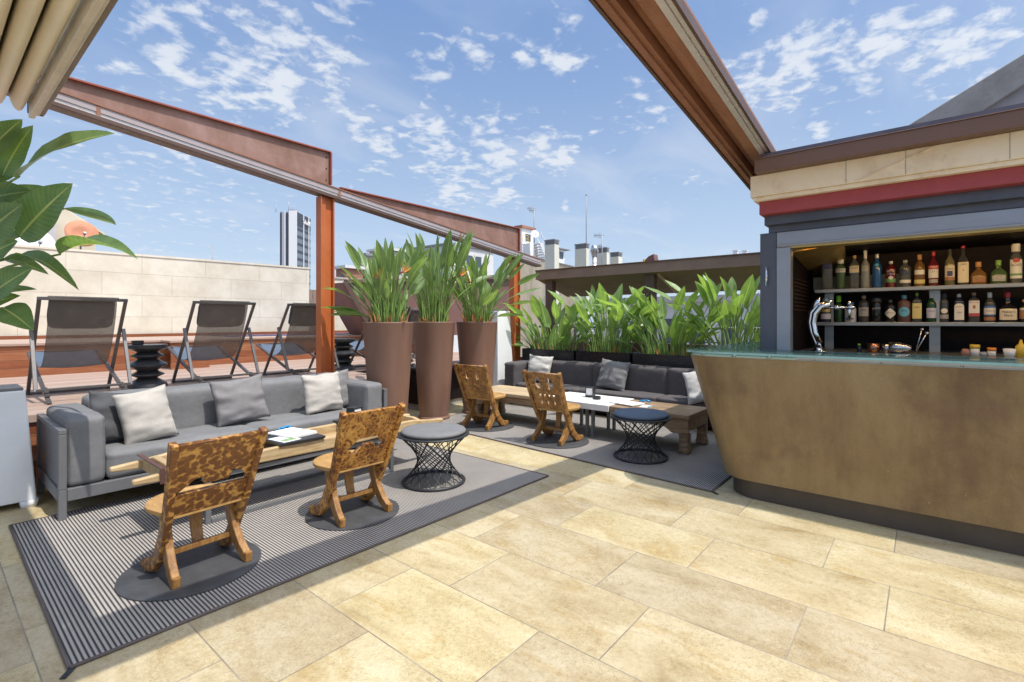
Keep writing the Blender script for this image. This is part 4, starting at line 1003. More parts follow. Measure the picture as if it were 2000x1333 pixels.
bm = BM(); box(bm, .673, .705, 1.36, 5.70, zz(.62)-.005, zz(.62)+.07); box(bm, .60, .70, 5.701, 5.72, zz(.62)-.01, zz(.62)+.09); obj('bar_cover', bm, pm('brown_bar', (.20, .16, .12), .5), t, bevel=.005)
bm = BM(); box(bm, -1.05, .69, 1.37, 5.69, zz(-.2)+.24, zz(-.2)+.25); obj('top_shade_sheet', bm, M['awning'], t)  # unseen sheet above the folds, extended forward to keep the area below shaded
# ------------------------------------------------------------------ canopy along the far side
t = thing('roof_canopy', 'brown sheet-metal canopy with an olive underside behind the black planter boxes', 'canopy', (0, 0, 0))
ZT = at_x(1300, 510, 7.6).z; ZG = at_x(1300, 530.5, 7.6).z; ZB = at_x(1300, 573.5, 8.7).z; YL, YR = at_x(1046, 528, 7.6).y, 1.2
FL, FR = Vector((7.6, YL, ZT)), Vector((7.6, YR, ZT)); GL, GR = Vector((7.6, YL, ZG)), Vector((7.6, YR, ZG)); BL, BR = Vector((8.7, YL, ZB)), Vector((8.7, YR, ZB))
up = Vector((0, 0, .05))
bm = BM(); prism(bm, [FL, FR, GR, GL], (.03, 0, 0)); obj('fascia', bm, M['canopy'], t)
bm = BM(); prism(bm, [GL+Vector((.031, 0, .01)), GR+Vector((.031, 0, .01)), BR, BL], (0, 0, .02)); obj('underside', bm, M['olive'], t)
bm = BM(); prism(bm, [FL+Vector((-.02, 0, .002)), FR+Vector((-.02, 0, .002)), BR+up+Vector((0, 0, .1)), BL+up+Vector((0, 0, .1))], (0, 0, .015)); obj('roof_sheet', bm, M['gutter'], t)
for px in (1072, 1268):
    p = at_x(px, 600, 7.72); bm = BM(); box(bm, p.x, p.x+.12, p.y-.08, p.y+.08, .42, ZG-.004); obj('support_post', bm, M['rail'], t)
a = at_x(1286, 536, 7.72); b = at_x(1322, 572, 8.5); bm = BM(); bar(bm, a, b, .05, .03); obj('brace', bm, M['tablelight'], t)
a = at_x(1266, 531, 7.62)
t = thing('floodlight', 'brown bracket-shaped floodlight standing on top of the canopy edge', 'floodlight', (a.x+.08, a.y, a.z-.02))
k = .0078
bm = BM(); prism(bm, [(0, y*k, z*k) for y, z in ((-12, 0), (2, 0), (4, 12), (12, 18), (13, 28), (4, 36), (-7, 40), (-9, 30))], (.16, 0, 0)); obj('bracket', bm, M['wsteel'], t, bevel=.004)
bm = BM(); box(bm, -.02, .15, 12.2*k, 15*k, 19*k, 30*k); obj('lamp_face', bm, M['yellow'], t)
# railing and parapet behind the planters
t = thing('railing', 'dark steel railing seen through the strelitzia leaves', 'railing', (8.9, 0, 0))
bm = BM(); tube(bm, [(0, .5, 1.27), (0, 6.6, 1.27)], .024, 8); tube(bm, [(0, .5, 1.02), (0, 6.6, 1.02)], .012, 6); obj('handrail', bm, M['frame'], t)
for i in range(8):
    bm = BM(); box(bm, -.02, .02, .6+i*.84, .64+i*.84, -.02, 1.25); obj('baluster', bm, M['frame'], t)
bm = BM(); box(bm, 8.75, 8.87, -3.9, 6.7, -.02, .98); tag(obj('parapet', bm, M['wsteel']), 'low rust-brown parapet below the dark railing', 'parapet')

# ------------------------------------------------------------------ bar counter
def barplan(xf, ye, r, xb, yi, xe):
    pts = [(xf, -3.0), (xf, -2), (xf, -1), (xf, 0), (xf, (ye-r)*.6), (xf, ye-r)] + [(xf+r-r*math.cos(a), ye-r+r*math.sin(a)) for a in [PI/2*i/10 for i in range(1, 11)]] + [(xf+r+.4, ye), (xe, ye), (xe, yi), (xb, yi), (xb, -3.0)]
    return pts
t = thing('bar_counter', 'long bronze-clad bar counter with a rounded end and a glass top', 'bar counter', (0, 0, 0))
def loft(bm, lay):
    rows = [[bm.verts.new((x, y, z)) for x, y in pl] for pl, z in lay]
    for A, B in zip(rows, rows[1:]):
        n = len(A)
        for i in range(n): bm.faces.new((A[i], A[(i+1) % n], B[(i+1) % n], B[i]))
    bm.faces.new(rows[0][::-1]); bm.faces.new(rows[-1])
lay = [(barplan(4.165-.085*f, 1.30+.27*f, .26+.04*f, 4.655, 1.12, 6.2), .15+.962*f) for f in (0, .25, .5, .75, 1)]
bm = BM(); loft(bm, lay); obj('body', bm, M['bronze'], t, auto=40)
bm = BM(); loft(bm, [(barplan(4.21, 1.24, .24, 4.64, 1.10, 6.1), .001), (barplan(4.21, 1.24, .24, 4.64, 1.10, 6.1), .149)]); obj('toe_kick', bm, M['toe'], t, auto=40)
bm = BM(); loft(bm, [(barplan(4.088, 1.562, .30, 4.65, 1.13, 6.2), 1.1125), (barplan(4.088, 1.562, .30, 4.65, 1.13, 6.2), 1.117)]); obj('counter_top', bm, M['ctop'], t, auto=40)
full = barplan(4.055, 1.60, .32, 4.66, 1.13, 6.3); SPL = .77
g1 = [p for p in full if p[1] > SPL]; g1 = [(4.055, SPL)] + g1 + [(4.66, SPL)]
bm = BM(); prism(bm, [(x, y, 1.137) for x, y in g1], (0, 0, .018)); ga = obj('glass_top', bm, M['teal'], t)
bm = BM(); prism(bm, [(4.055, -3, 1.137), (4.055, SPL-.006, 1.137), (4.66, SPL-.006, 1.137), (4.66, -3, 1.137)], (0, 0, .018)); gb = obj('glass_top', bm, M['teal'], t)
for (ed, par) in ((g1[:-4], ga), ([(4.055, -3), (4.055, SPL-.006)], gb)):
    bm = BM()
    lo = [bm.verts.new((x-.0015, y+.0008, 1.138)) for x, y in ed]; hi = [bm.verts.new((x-.0015, y+.0008, 1.154)) for x, y in ed]
    for i in range(len(ed)-1): bm.faces.new((lo[i], lo[i+1], hi[i+1], hi[i]))
    obj('glass_edge', bm, M['edgeglass'], par)
bm = BM()
for i in range(210): box(bm, 4.092, 4.10, .70-i*.014, .7075-i*.014, 1.122, 1.1365)
box(bm, 4.1005, 4.11, -2.32, .72, 1.1172, 1.136)
obj('ribbed_strip', bm, M['alu'], t)
for (x, y) in ((4.15, 1.40), (4.115, 1.15), (4.115, .90), (4.115, .60), (4.115, .22), (4.115, -.18), (4.115, -.6), (4.42, 1.52), (4.75, 1.53), (4.45, 1.25)):
    bm = BM(); lathe(bm, [(.017, 1.1172), (.017, 1.136)], (x, y), 14); obj('standoff', bm, M['steel'], t)
# ------------------------------------------------------------------ kiosk
t = thing('bar_kiosk', 'bar kiosk with blued steel front, red band, stained cream frieze and brown gutter', 'kiosk', (0, 0, 0))
bm = BM(); box(bm, 4.70, 4.86, .968, 1.098, .0, 2.155); obj('column', bm, M['kiosk'], t, bevel=.004)
bm = BM(); box(bm, 4.688, 4.80, .862, .9665, .0, 2.02); obj('frame_post', bm, M['header'], t, bevel=.004)
bm = BM(); box(bm, 4.688, 4.83, -3.0, .965, 2.022, 2.152); box(bm, 4.676, 4.6875, -3, .96, 2.03, 2.046); obj('shutter_box', bm, M['header'], t, bevel=.006)
bm = BM(); box(bm, 4.69, 4.82, -3.0, .86, 2.008, 2.0215); obj('lamp_recess', bm, M['brass'], t)
bm = BM(); box(bm, 4.70, 6.3, -3.0, 1.03, 2.156, 2.21); prism(bm, [(4.62, 1.045, 2.2105), (4.62, 1.045, 2.285), (6.4, 1.045, 2.285), (6.4, 1.045, 2.2105)], (0, -4.045, 0)); obj('soffit', bm, M['kiosk'], t)
bm = BM(); box(bm, 4.52, 6.45, -3.0, 1.062, 2.286, 2.392); obj('red_band', bm, M['red'], t, bevel=.003)
bm = BM(); box(bm, 4.47, 6.5, -3.0, 1.095, 2.393, 2.425); box(bm, 4.455, 6.52, -3.0, 1.115, 2.4255, 2.60); obj('cream_frieze', bm, M['cream'], t, bevel=.004)
for y in (.45, .10, -.42):
    bm = BM(); box(bm, 4.4525, 4.4548, y-.002, y+.002, 2.43, 2.598); obj('joint', bm, M['concrete'], t)
bm = BM(); bar(bm, (4.4535, .40, 2.43), (4.4535, -.05, 2.59), .004, .014, (1, 0, 0)); obj('crack', bm, M['cream'], t)
bm = BM(); box(bm, 4.36, 4.50, -3.0, 1.06, 2.601, 2.705); box(bm, 4.352, 4.37, -3.0, 1.065, 2.7055, 2.712); obj('gutter', bm, M['gutter'], t, bevel=.003)
bm = BM(); prism(bm, [(4.501, 1.05, 2.61), (4.501, 1.05, 2.785), (4.62, 1.05, 2.81), (7.2, 1.05, 2.86), (7.2, 1.05, 2.61)], (0, -4.05, 0)); obj('roof', bm, pm('purple_grey_sheet', (.15, .13, .155), .35, .3, var=.3, vs=4), t)
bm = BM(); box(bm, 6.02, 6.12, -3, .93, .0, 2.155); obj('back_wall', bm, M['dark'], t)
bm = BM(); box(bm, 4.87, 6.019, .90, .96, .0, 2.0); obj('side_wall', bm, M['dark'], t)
bm = BM()
for k in range(9): bar(bm, (5.0, .893, 1.5+k*.035), (5.75, .893, 1.5+k*.035), .012, .008)
obj('louvres', bm, pm('brown_louvre', (.11, .06, .03), .4, .3), t)
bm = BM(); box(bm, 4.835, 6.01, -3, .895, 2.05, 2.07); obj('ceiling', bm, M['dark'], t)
bm = BM(); prism(bm, [(4.86, .888, 1.99), (5.7, .888, 1.90), (5.7, .58, 1.97), (4.86, .50, 2.035)], (0, 0, .012)); obj('ceiling_panel', bm, M['brass'], t)
bm = BM(); box(bm, 5.06, 6.01, -3, .885, 1.09, 1.13); box(bm, 5.08, 5.12, -3, .885, .0, 1.089); obj('worktop', bm, M['shelf'], t, bevel=.003)
bm = BM(); tube(bm, [(4.687-.02, 1.04, 1.70), (4.687-.02, 1.04, 1.86)], .008, 8); tube(bm, [(4.699, 1.04, 1.755), (4.66, 1.04, 1.755)], .007, 8); tube(bm, [(4.699, 1.04, 1.805), (4.66, 1.04, 1.805)], .007, 8); obj('cleat', bm, M['chrome'], t)
bm = BM(); box(bm, 4.87, 4.885, -2.5, .80, 2.028, 2.040); obj('lamp_strip', bm, M['led'], t)
t = thing('concrete_gable', 'grey concrete gable with a thick sloping coping rising behind the kiosk roof', 'gable', (0, 0, 0))
P7 = lambda a, b, x=7.6: at_x(a, b, x)
bm = BM(); prism(bm, [P7(1762, 252), P7(2000, 105), P7(2150, 12), P7(2150, 82), P7(2000, 165), P7(1895, 232)], (.5, 0, 0)); obj('coping', bm, M['concrete'], t, bevel=.01)
bm = BM(); prism(bm, [P7(1870, 246, 7.68), P7(2000, 166, 7.68), P7(2150, 83, 7.68), P7(2150, 300, 7.68), P7(1870, 300, 7.68)], (.3, 0, 0)); obj('gable_wall', bm, pm('grey_board', (.36, .34, .34), .7), t)
bm = BM(); prism(bm, [P7(1890, 234, 7.6), P7(2160, 183, 7.6), P7(2160, 196, 7.6), P7(1890, 241, 7.6)], (.06, 0, 0)); obj('flashing', bm, M['whitewash'], t)
# ------------------------------------------------------------------ back shelves
t = thing('bottle_shelf', 'two steel bottle shelves on flat uprights at the back of the bar', 'shelf', (0, 0, 0))
ZU, ZL = 1.694, 1.388
for z in (ZU, ZL):
    bm = BM(); box(bm, 5.46, 5.78, -3.0, .80, z-.032, z); obj('shelf_board', bm, M['shelf'], t, bevel=.003)
for y in (.70, -.07, -.84):
    bm = BM(); box(bm, 5.60, 5.62, y-.036, y+.036, 1.131, ZL-.033); box(bm, 5.60, 5.62, y-.036, y+.036, ZL+.001, ZU-.033); obj('upright', bm, M['shelf'], t)
bm = BM(); box(bm, 5.80, 5.81, .10, .86, ZU+.01, ZU+.14); obj('back_plate', bm, pm('grey_back_plate', (.22, .22, .20), .5, .3), t)
XB = 5.60
def glass(name, col, alpha=.55, tint=None): return m_glass(name, col, alpha, .06, tint)
G_ = dict(clear=glass('clear_bottle', (.16, .17, .17), .50, (.62, .66, .66)), frost=glass('frosted_bottle', (.30, .31, .30), .75), green=glass('green_bottle', (.02, .07, .025), .7), lgreen=glass('pale_green_bottle', (.10, .17, .08), .6),
    amber=glass('amber_bottle', (.26, .14, .05), .6), dark=glass('black_bottle', (.012, .012, .015), .9), navy=glass('navy_bottle', (.02, .025, .06), .85), blue=glass('blue_bottle', (.02, .10, .30), .8),
    red=glass('dark_red_bottle', (.13, .015, .025), .85), brown=pm('brown_ceramic', (.11, .055, .05), .45), jug=pm('white_jug', (.55, .56, .62), .35, var=.06), pale=glass('pale_yellow_bottle', (.28, .25, .15), .5), smoke=glass('smoky_bottle', (.07, .07, .075), .7))
C_ = dict(silver=pm('silver_cap', (.55, .55, .55), .35, .6), white=pm('white_cap', (.70, .68, .62), .5), cork=pm('cork_cap', (.48, .28, .14), .8), red=pm('red_cap', (.50, .03, .04), .4), lime=pm('lime_cap', (.25, .60, .02), .45), blue=pm('blue_cap', (.03, .12, .40), .4),
    black=M['ink'], teal=pm('teal_cap', (.16, .38, .42), .5), green=pm('green_stopper', (.22, .40, .08), .6), copper=pm('orange_stopper', (.55, .26, .10), .6), grey=pm('grey_cap', (.36, .36, .34), .5), tan=pm('tan_cap', (.40, .20, .13), .5))
L_ = dict(white=pm('white_label', (.66, .63, .58), .6, var=.05, vs=30), cream=pm('cream_label', (.62, .54, .40), .6, var=.06, vs=30), yellow=pm('yellow_label', (.58, .50, .20), .6, var=.05, vs=30), navy=pm('navy_label', (.03, .04, .14), .5), grey=pm('grey_label', (.34, .33, .32), .6),
    cyan=pm('cyan_label', (.12, .42, .58), .5), red=pm('red_label', (.42, .05, .05), .5), maroon=pm('maroon_label', (.25, .03, .08), .5), blue=pm('blue_label', (.04, .13, .42), .5), lilac=pm('lilac_label', (.52, .52, .62), .6), green=pm('green_label', (.10, .28, .09), .5), brown=pm('brown_label', (.34, .16, .08), .6), gold=pm('gold_label', (.5, .36, .14), .4, .4))
PROF = {
 'round': [(.94, 0), (1, .02), (1, .58), (.93, .66), (.62, .74), (.38, .80), (.34, .86)],
 'tall': [(.94, 0), (1, .02), (1, .55), (.88, .64), (.52, .72), (.34, .77), (.32, .86)],
 'short': [(.94, 0), (1, .02), (1, .68), (.95, .74), (.60, .80), (.36, .84), (.34, .88)],
 'squat': [(.90, 0), (1, .03), (1, .34), (.90, .50), (.62, .60), (.34, .66), (.32, .72)],
 'jug': [(.94, 0), (1, .02), (1, .62), (.88, .74), (.55, .82), (.26, .86), (.24, .88)],
 'wide': [(.94, 0), (1, .02), (1, .42), (.80, .52), (.34, .60), (.30, .70), (.28, .80)],
}
BF = {'x': 0}
def bottle(label, px, top, base, wpx, zs, shape, g, cap, capf, labels=(), n=2.0, texts=(), capw=.36):
    s = XB/ray(px, base).x
    y = (Vector((0, 0, 0)) + ray(px, base)*s).y
    w = (at_x(px-wpx/2, base, XB)-at_x(px+wpx/2, base, XB)).y; h = at_x(px, top, XB).z - at_x(px, base, XB).z
    r = w/2*.96
    t = thing('bottle', label, 'bottle', (XB, y, zs+.0006), 0, 'liquor bottles on the bar shelves')
    pr = [(q*r, z*h) for q, z in PROF[shape]]; zc = h*(1-capf)
    pr = [p for p in pr if p[1] < zc-.002]; nk = pr[-1][0]; pr.append((nk, zc))
    bm = BM(); lathe(bm, pr, seg=24, n=n); obj('glass', bm, G_[g], t)
    if g not in ('brown', 'jug', 'dark', 'navy', 'blue', 'red', 'green'):
        pass
    bm = BM(); cw = max(nk*1.12, r*capw) ; lathe(bm, [(cw*.96, zc+.0006), (cw, zc+.002), (cw, h-.003), (cw*.92, h)], seg=16); obj('cap', bm, C_[cap], t)
    def surf(a, z, off=.0012):
        R_ = r
        for (q0, z0), (q1, z1) in zip(PROF[shape], PROF[shape][1:]):
            if z0*h <= z <= z1*h and z1 > z0: R_ = r*(q0+(q1-q0)*(z/h-z0)/(z1-z0)); break
        ca, sa = math.cos(a), math.sin(a); q = 1 if n == 2 else 1/((abs(ca)**n+abs(sa)**n)**(1/n))
        return Vector((-(R_*q+off)*ca, (R_*q+off)*sa, z))
    made = []
    for li, (z0, z1, half, mt, *shp) in enumerate(labels):
        bm = BM(); sh = shp[0] if shp else 'rect'; am = R(62)*half if n == 2 else R(44)*half; off = .0012+.0007*li
        K = 12; rows = []
        for j in range(K+1):
            f = j/K; zz_ = h*(z0+(z1-z0)*f)
            ww = {'rect': 1, 'round': math.sqrt(max(0.0004, 1-(2*f-1)**2)), 'diamond': max(.02, 1-abs(2*f-1)), 'arch': 1 if f < .8 else math.sqrt(max(.0004, 1-((f-.8)/.2)**2*.8))}[sh]
            rows.append([bm.verts.new(surf(am*ww*(2*k/10-1), zz_, off)) for k in range(11)])
        for A, B in zip(rows, rows[1:]):
            for k in range(10): bm.faces.new((A[k], A[k+1], B[k+1], B[k])).smooth = True
        made.append(obj('label', bm, L_[mt], t))
    for (s_, zc_, size, mt) in texts:
        me = text_mesh(s_, size*h, Matrix.Identity(4), .0003)
        wid = max(v.co.x for v in me.vertices)-min(v.co.x for v in me.vertices); lim = 1.55*r
        k = min(1, lim/wid)
        for v in me.vertices:
            q = v.co.copy(); v.co = surf(-q.x*k/r/1.0 if n == 2 else math.atan(-q.x*k/r), h*zc_+q.y, .0036)
        link_mesh('lettering', me, M[mt] if mt in M else L_[mt], made[0] if made else t)
    return t
U = ZU; Lw = ZL
bottle('square clear bottle with a navy label, first on the upper shelf', 1616, 493, 560.5, 22, U, 'short', 'clear', 'silver', .13, [(.60, .74, .9, 'navy')], 6)
bottle('pale green bottle with white cap and white band, second on the upper shelf', 1642, 500, 560, 20, U, 'short', 'lgreen', 'white', .16, [(.55, .68, 1.2, 'white')], 2, [('TEN', .615, .09, 'ink')])
bottle('ribbed clear bottle with orange stopper and cream label on the upper shelf', 1669, 494, 560, 20, U, 'short', 'clear', 'cork', .10, [(.48, .68, 1.1, 'cream')], 6, [('OXLEY', .62, .085, 'ink')])
bottle('frosted bottle with the long white neck, tallest at the shelf left end', 1690, 484, 559, 19, U, 'tall', 'frost', 'white', .22, [(.45, .60, .7, 'grey')])
bottle('blue-bottomed bottle with a silver cap on the upper shelf', 1713, 491, 558.5, 20, U, 'round', 'blue', 'silver', .13, [(.63, .72, .5, 'cyan', 'round')])
bottle('dark red bottle with white lettering and a green band on the upper shelf', 1740, 506, 558, 22, U, 'short', 'red', 'white', .10, [(.20, .34, 1.2, 'green'), (.30, .45, .5, 'white', 'diamond')], 2, [('ABSOLUT', .62, .12, 'white'), ('CITRON', .51, .10, 'white')])
bottle('clear short-necked bottle with blue lettering on the upper shelf', 1768, 503.5, 557, 24, U, 'short', 'clear', 'grey', .10, [(.16, .27, 1.1, 'white')], 2, [('ABSOLUT', .60, .115, 'inkblue'), ('VODKA', .49, .115, 'inkblue')])
bottle('clear bottle with yellow lower label and gold neck on the upper shelf', 1796, 493, 556, 23, U, 'round', 'amber', 'copper', .16, [(.10, .22, 1.1, 'yellow'), (.38, .52, .9, 'white')])
bottle('red-capped bottle with a white label and red banner on the upper shelf', 1823, 487, 555, 22, U, 'round', 'red', 'red', .13, [(.24, .50, 1.0, 'white'), (.49, .60, 1.1, 'red'), (.10, .2, .8, 'grey')], 2, [('SMIRNOFF', .545, .075, 'white'), ('21', .42, .08, 'ink')])
bottle('pale bottle with dark cap and landscape label on the upper shelf', 1855, 482, 554, 22, U, 'round', 'pale', 'black', .16, [(.15, .55, 1.0, 'cream'), (.15, .24, 1.02, 'brown'), (.26, .40, .45, 'navy')], 2, [('GIN', .45, .07, 'ink')])
bottle('tall clear bottle with red cap and large cream label on the upper shelf', 1881, 475, 553, 23, U, 'tall', 'smoke', 'red', .07, [(.07, .58, 1.1, 'cream'), (.36, .40, .12, 'red', 'round')], 6, [('GIN', .52, .06, 'ink')])
bottle('squat amber bottle with a ball stopper on the upper shelf', 1911, 506, 551, 34, U, 'squat', 'amber', 'copper', .22, [(.12, .34, .9, 'brown')], 4, [('PATRON', .25, .13, 'gold')])
bottle('squat clear bottle with a green ball stopper on the upper shelf', 1950, 504, 551, 35, U, 'squat', 'lgreen', 'green', .22, [(.12, .36, .9, 'grey')], 4, [('PATRON', .26, .13, 'white')])
bottle('white-capped bottle with a red roundel on its white label, upper shelf right end', 1984, 472, 550, 27, U, 'round', 'clear', 'white', .20, [(.13, .60, 1.0, 'white'), (.52, .64, .5, 'red', 'round'), (.20, .25, 1.02, 'green')], 2, [('BACARDI', .46, .095, 'ink')])
bottle('dark blue bottle with silver cap behind the beer tap, first on the lower shelf', 1613, 576, 623.5, 22, Lw, 'round', 'navy', 'silver', .24, [(.12, .34, 1.1, 'lilac'), (.40, .60, .9, 'gold')])
bottle('slim green bottle with a lime-coloured neck on the lower shelf', 1638, 572, 623.5, 17, Lw, 'tall', 'green', 'lime', .24)
bottle('white jug with a blue stopper and blue pattern on the lower shelf', 1661, 585, 624, 24, Lw, 'jug', 'jug', 'blue', .13, [(.30, .62, .5, 'lilac', 'round'), (.12, .2, .6, 'blue')])
bottle('clear bottle with grey label and cork on the lower shelf', 1687, 572, 623.5, 22, Lw, 'short', 'smoke', 'cork', .12, [(.22, .55, 1.0, 'grey')], 2, [('GIN', .45, .10, 'ink')])
bottle('black bottle with white lettering on its shoulder, lower shelf', 1712, 576, 623.5, 21, Lw, 'short', 'dark', 'black', .2, (), 2, [('BULLDOG', .56, .11, 'white')])
bottle('black bottle with a white diamond label on the lower shelf', 1739, 580, 623.5, 23, Lw, 'short', 'dark', 'black', .14, [(.16, .62, 1.2, 'white', 'diamond')], 2, [("HENDRICK'S", .41, .06, 'ink')])
bottle('brown ceramic bottle with a round cyan label on the lower shelf', 1766, 571, 623.5, 28, Lw, 'short', 'brown', 'teal', .14, [(.20, .56, .8, 'cyan', 'round')], 2, [('GIN', .42, .10, 'inkblue')])
bottle('dark bottle with a large yellow label on the lower shelf', 1791, 566, 623, 20, Lw, 'short', 'smoke', 'green', .10, [(.12, .64, 1.1, 'yellow')], 6, [('GIN', .50, .07, 'ink')])
bottle('green bottle with white cap and pale label on the lower shelf', 1819, 566, 623, 21, Lw, 'round', 'green', 'white', .18, [(.14, .48, 1.1, 'lilac')], 2, [('Tanqueray', .38, .07, 'inkblue')])
bottle('dark bottle with a small round white label on the lower shelf', 1844, 567, 623, 19, Lw, 'short', 'smoke', 'black', .18, [(.30, .48, .7, 'white', 'round'), (.12, .26, 1, 'grey')])
bottle('dark square bottle with a tall arched white label on the lower shelf', 1873, 568, 623, 22, Lw, 'short', 'navy', 'white', .12, [(.08, .66, 1.0, 'white', 'arch')], 6, [('BOMBAY', .54, .06, 'inkred'), ('GIN', .34, .07, 'ink')])
bottle('clear square bottle with white label and red foot band on the lower shelf', 1902, 565, 623, 24, Lw, 'short', 'smoke', 'tan', .10, [(.30, .72, 1.0, 'white'), (.20, .30, 1.0, 'red'), (.44, .58, .3, 'brown', 'round')], 6, [('BEEFEATER', .66, .055, 'inkred')])
bottle('clear bottle with a white label edged in blue on the lower shelf', 1933, 565, 623, 24, Lw, 'round', 'smoke', 'white', .18, [(.22, .54, 1.15, 'blue'), (.26, .48, 1.16, 'white'), (.06, .18, 1.1, 'brown')], 2, [('Tanqueray', .38, .06, 'ink')])
bottle('broad bottle with a cream label and red wax top on the lower shelf', 1968, 564, 622.5, 37, Lw, 'wide', 'dark', 'red', .18, [(.08, .44, 1.15, 'cream')], 5, [("Maker's", .34, .10, 'ink'), ('Mark', .22, .10, 'ink')])
bottle('dark bottle cut by the picture edge at the lower shelf right end', 2001, 578, 622.5, 24, Lw, 'round', 'dark', 'cork', .12, [(.15, .5, 1.1, 'brown'), (.52, .62, .9, 'cream')])
# ------------------------------------------------------------------ tap and small bar things
c = at_x(1600, 690, 4.98); t = thing('beer_tap', 'curved chrome beer tap with a horizontal spigot on the bar', 'beer tap', (4.98, c.y, 1.13))
bm = BM(); k = .0045
Q = lambda a, b: Vector((0, -(a-1600)*k*1.0, (690-b)*k*1.02))
pts = [Q(1601, 690), Q(1596, 672), Q(1588, 652), Q(1585, 634), Q(1588, 616), Q(1598, 603), Q(1612, 598)]
tube(bm, pts, [.034, .030, .027, .027, .031, .029, .018], 18); pts2 = [p+Vector((-.022, -.027, -.008)) for p in pts[1:]]
tube(bm, pts2, [.023, .023, .023, .025, .026, .016], 14); lathe(bm, [(.07, 0), (.07, .012), (.05, .02)], seg=28); obj('column', bm, M['chrome'], t)
bm = BM(); tube(bm, [Q(1590, 612), Q(1596, 596), Q(1602, 586)], [.03, .024, .004], 10); tube(bm, [Q(1602, 604), Q(1616, 598), Q(1622, 592)], [.03, .02, .004], 10); obj('fin', bm, M['chrome'], t)
bm = BM(); tube(bm, [Q(1604, 607), Q(1650, 607)], .012, 10); tube(bm, [Q(1624, 607), Q(1632, 607)], .02, 10); tube(bm, [Q(1648, 597), Q(1648, 631)], .013, 10); tube(bm, [Q(1644, 607), Q(1656, 607)], .020, 10); tube(bm, [Q(1646, 600), Q(1650, 600)], .026, 10); obj('spigot', bm, M['chrome'], t)
WZ = 1.1305
def small(name, label, cat, px, prof, mt, x=5.25, seg=20, extra=None, grp=None):
    y = at_x(px, 685, x).y; t = thing(name, label, cat, (x, y, WZ), 0, grp)
    bm = BM(); lathe(bm, prof, seg=seg); obj('body', bm, mt, t)
    if extra:
        bm = BM(); lathe(bm, extra[0], seg=seg); obj('lid', bm, extra[1], t)
    return t
small('small_bottle', 'tiny blue bottle with a yellow label on the bar worktop', 'bottle', 1678, [(.018, 0), (.018, .04), (.010, .055)], G_['navy'], extra=([(.011, .0555), (.011, .07)], C_['lime']))
small('tumbler', 'copper tumbler standing on the bar worktop', 'cup', 1706, [(.040, 0), (.046, .075), (.042, .075), (.038, .01)], M['copper'], grp='metal tumblers')
small('tumbler', 'steel tumbler standing right of the copper one', 'cup', 1733, [(.034, 0), (.040, .072), (.036, .072), (.032, .01)], M['steel'], grp='metal tumblers')
small('jar', 'small jar with a bright yellow lid on the bar worktop', 'jar', 1904, [(.028, 0), (.028, .055)], C_['white'], extra=([(.030, .0555), (.030, .085)], M['yellow']), grp='little jars')
small('jar', 'small jar with an orange lid on the bar worktop', 'jar', 1937, [(.024, 0), (.024, .040)], C_['white'], extra=([(.026, .0405), (.026, .065)], M['petal']), grp='little jars')
small('jar', 'low brown jar left of the yellow-lidded one', 'jar', 1886, [(.026, 0), (.028, .035), (.016, .05)], C_['tan'], grp='little jars')
small('jar', 'low grey jar between the yellow and orange lids', 'jar', 1921, [(.022, 0), (.022, .03)], C_['grey'], grp='little jars')
small('tumbler', 'small white cup at the right end of the bar worktop', 'cup', 1972, [(.03, 0), (.038, .06), (.034, .06), (.028, .01)], M['white'], grp='metal tumblers')
small('squeeze_bottle', 'yellow squeeze bottle at the right picture edge', 'bottle', 1994, [(.03, 0), (.03, .08), (.012, .10), (.006, .13)], M['yellow'])
c = at_x(1757, 680, 5.2); t = thing('shaker', 'steel cocktail shaker lying on its side on the bar', 'shaker', (5.2, c.y, WZ+.045))
bm = BM(); lathe(bm, [(.045, -.07), (.047, .0), (.03, .05), (.022, .075)], seg=24); bm.transform(Matrix.Rotation(R(90), 4, 'X')); obj('body', bm, M['steel'], t)
t = thing('bar_spoons', 'two long bar spoons leaning beside the steel shaker', 'bar spoon', (5.22, c.y-.10, WZ))
for q in ((-.07, .20), (-.12, .17)):
    bm = BM(); tube(bm, [(0, 0, .004), (0, q[0]*.6, q[1])], .004, 6); bmesh.ops.create_uvsphere(bm, u_segments=10, v_segments=6, radius=.012, matrix=Matrix.Translation((0, q[0]*.6, q[1]))); obj('spoon', bm, M['steel'], t)
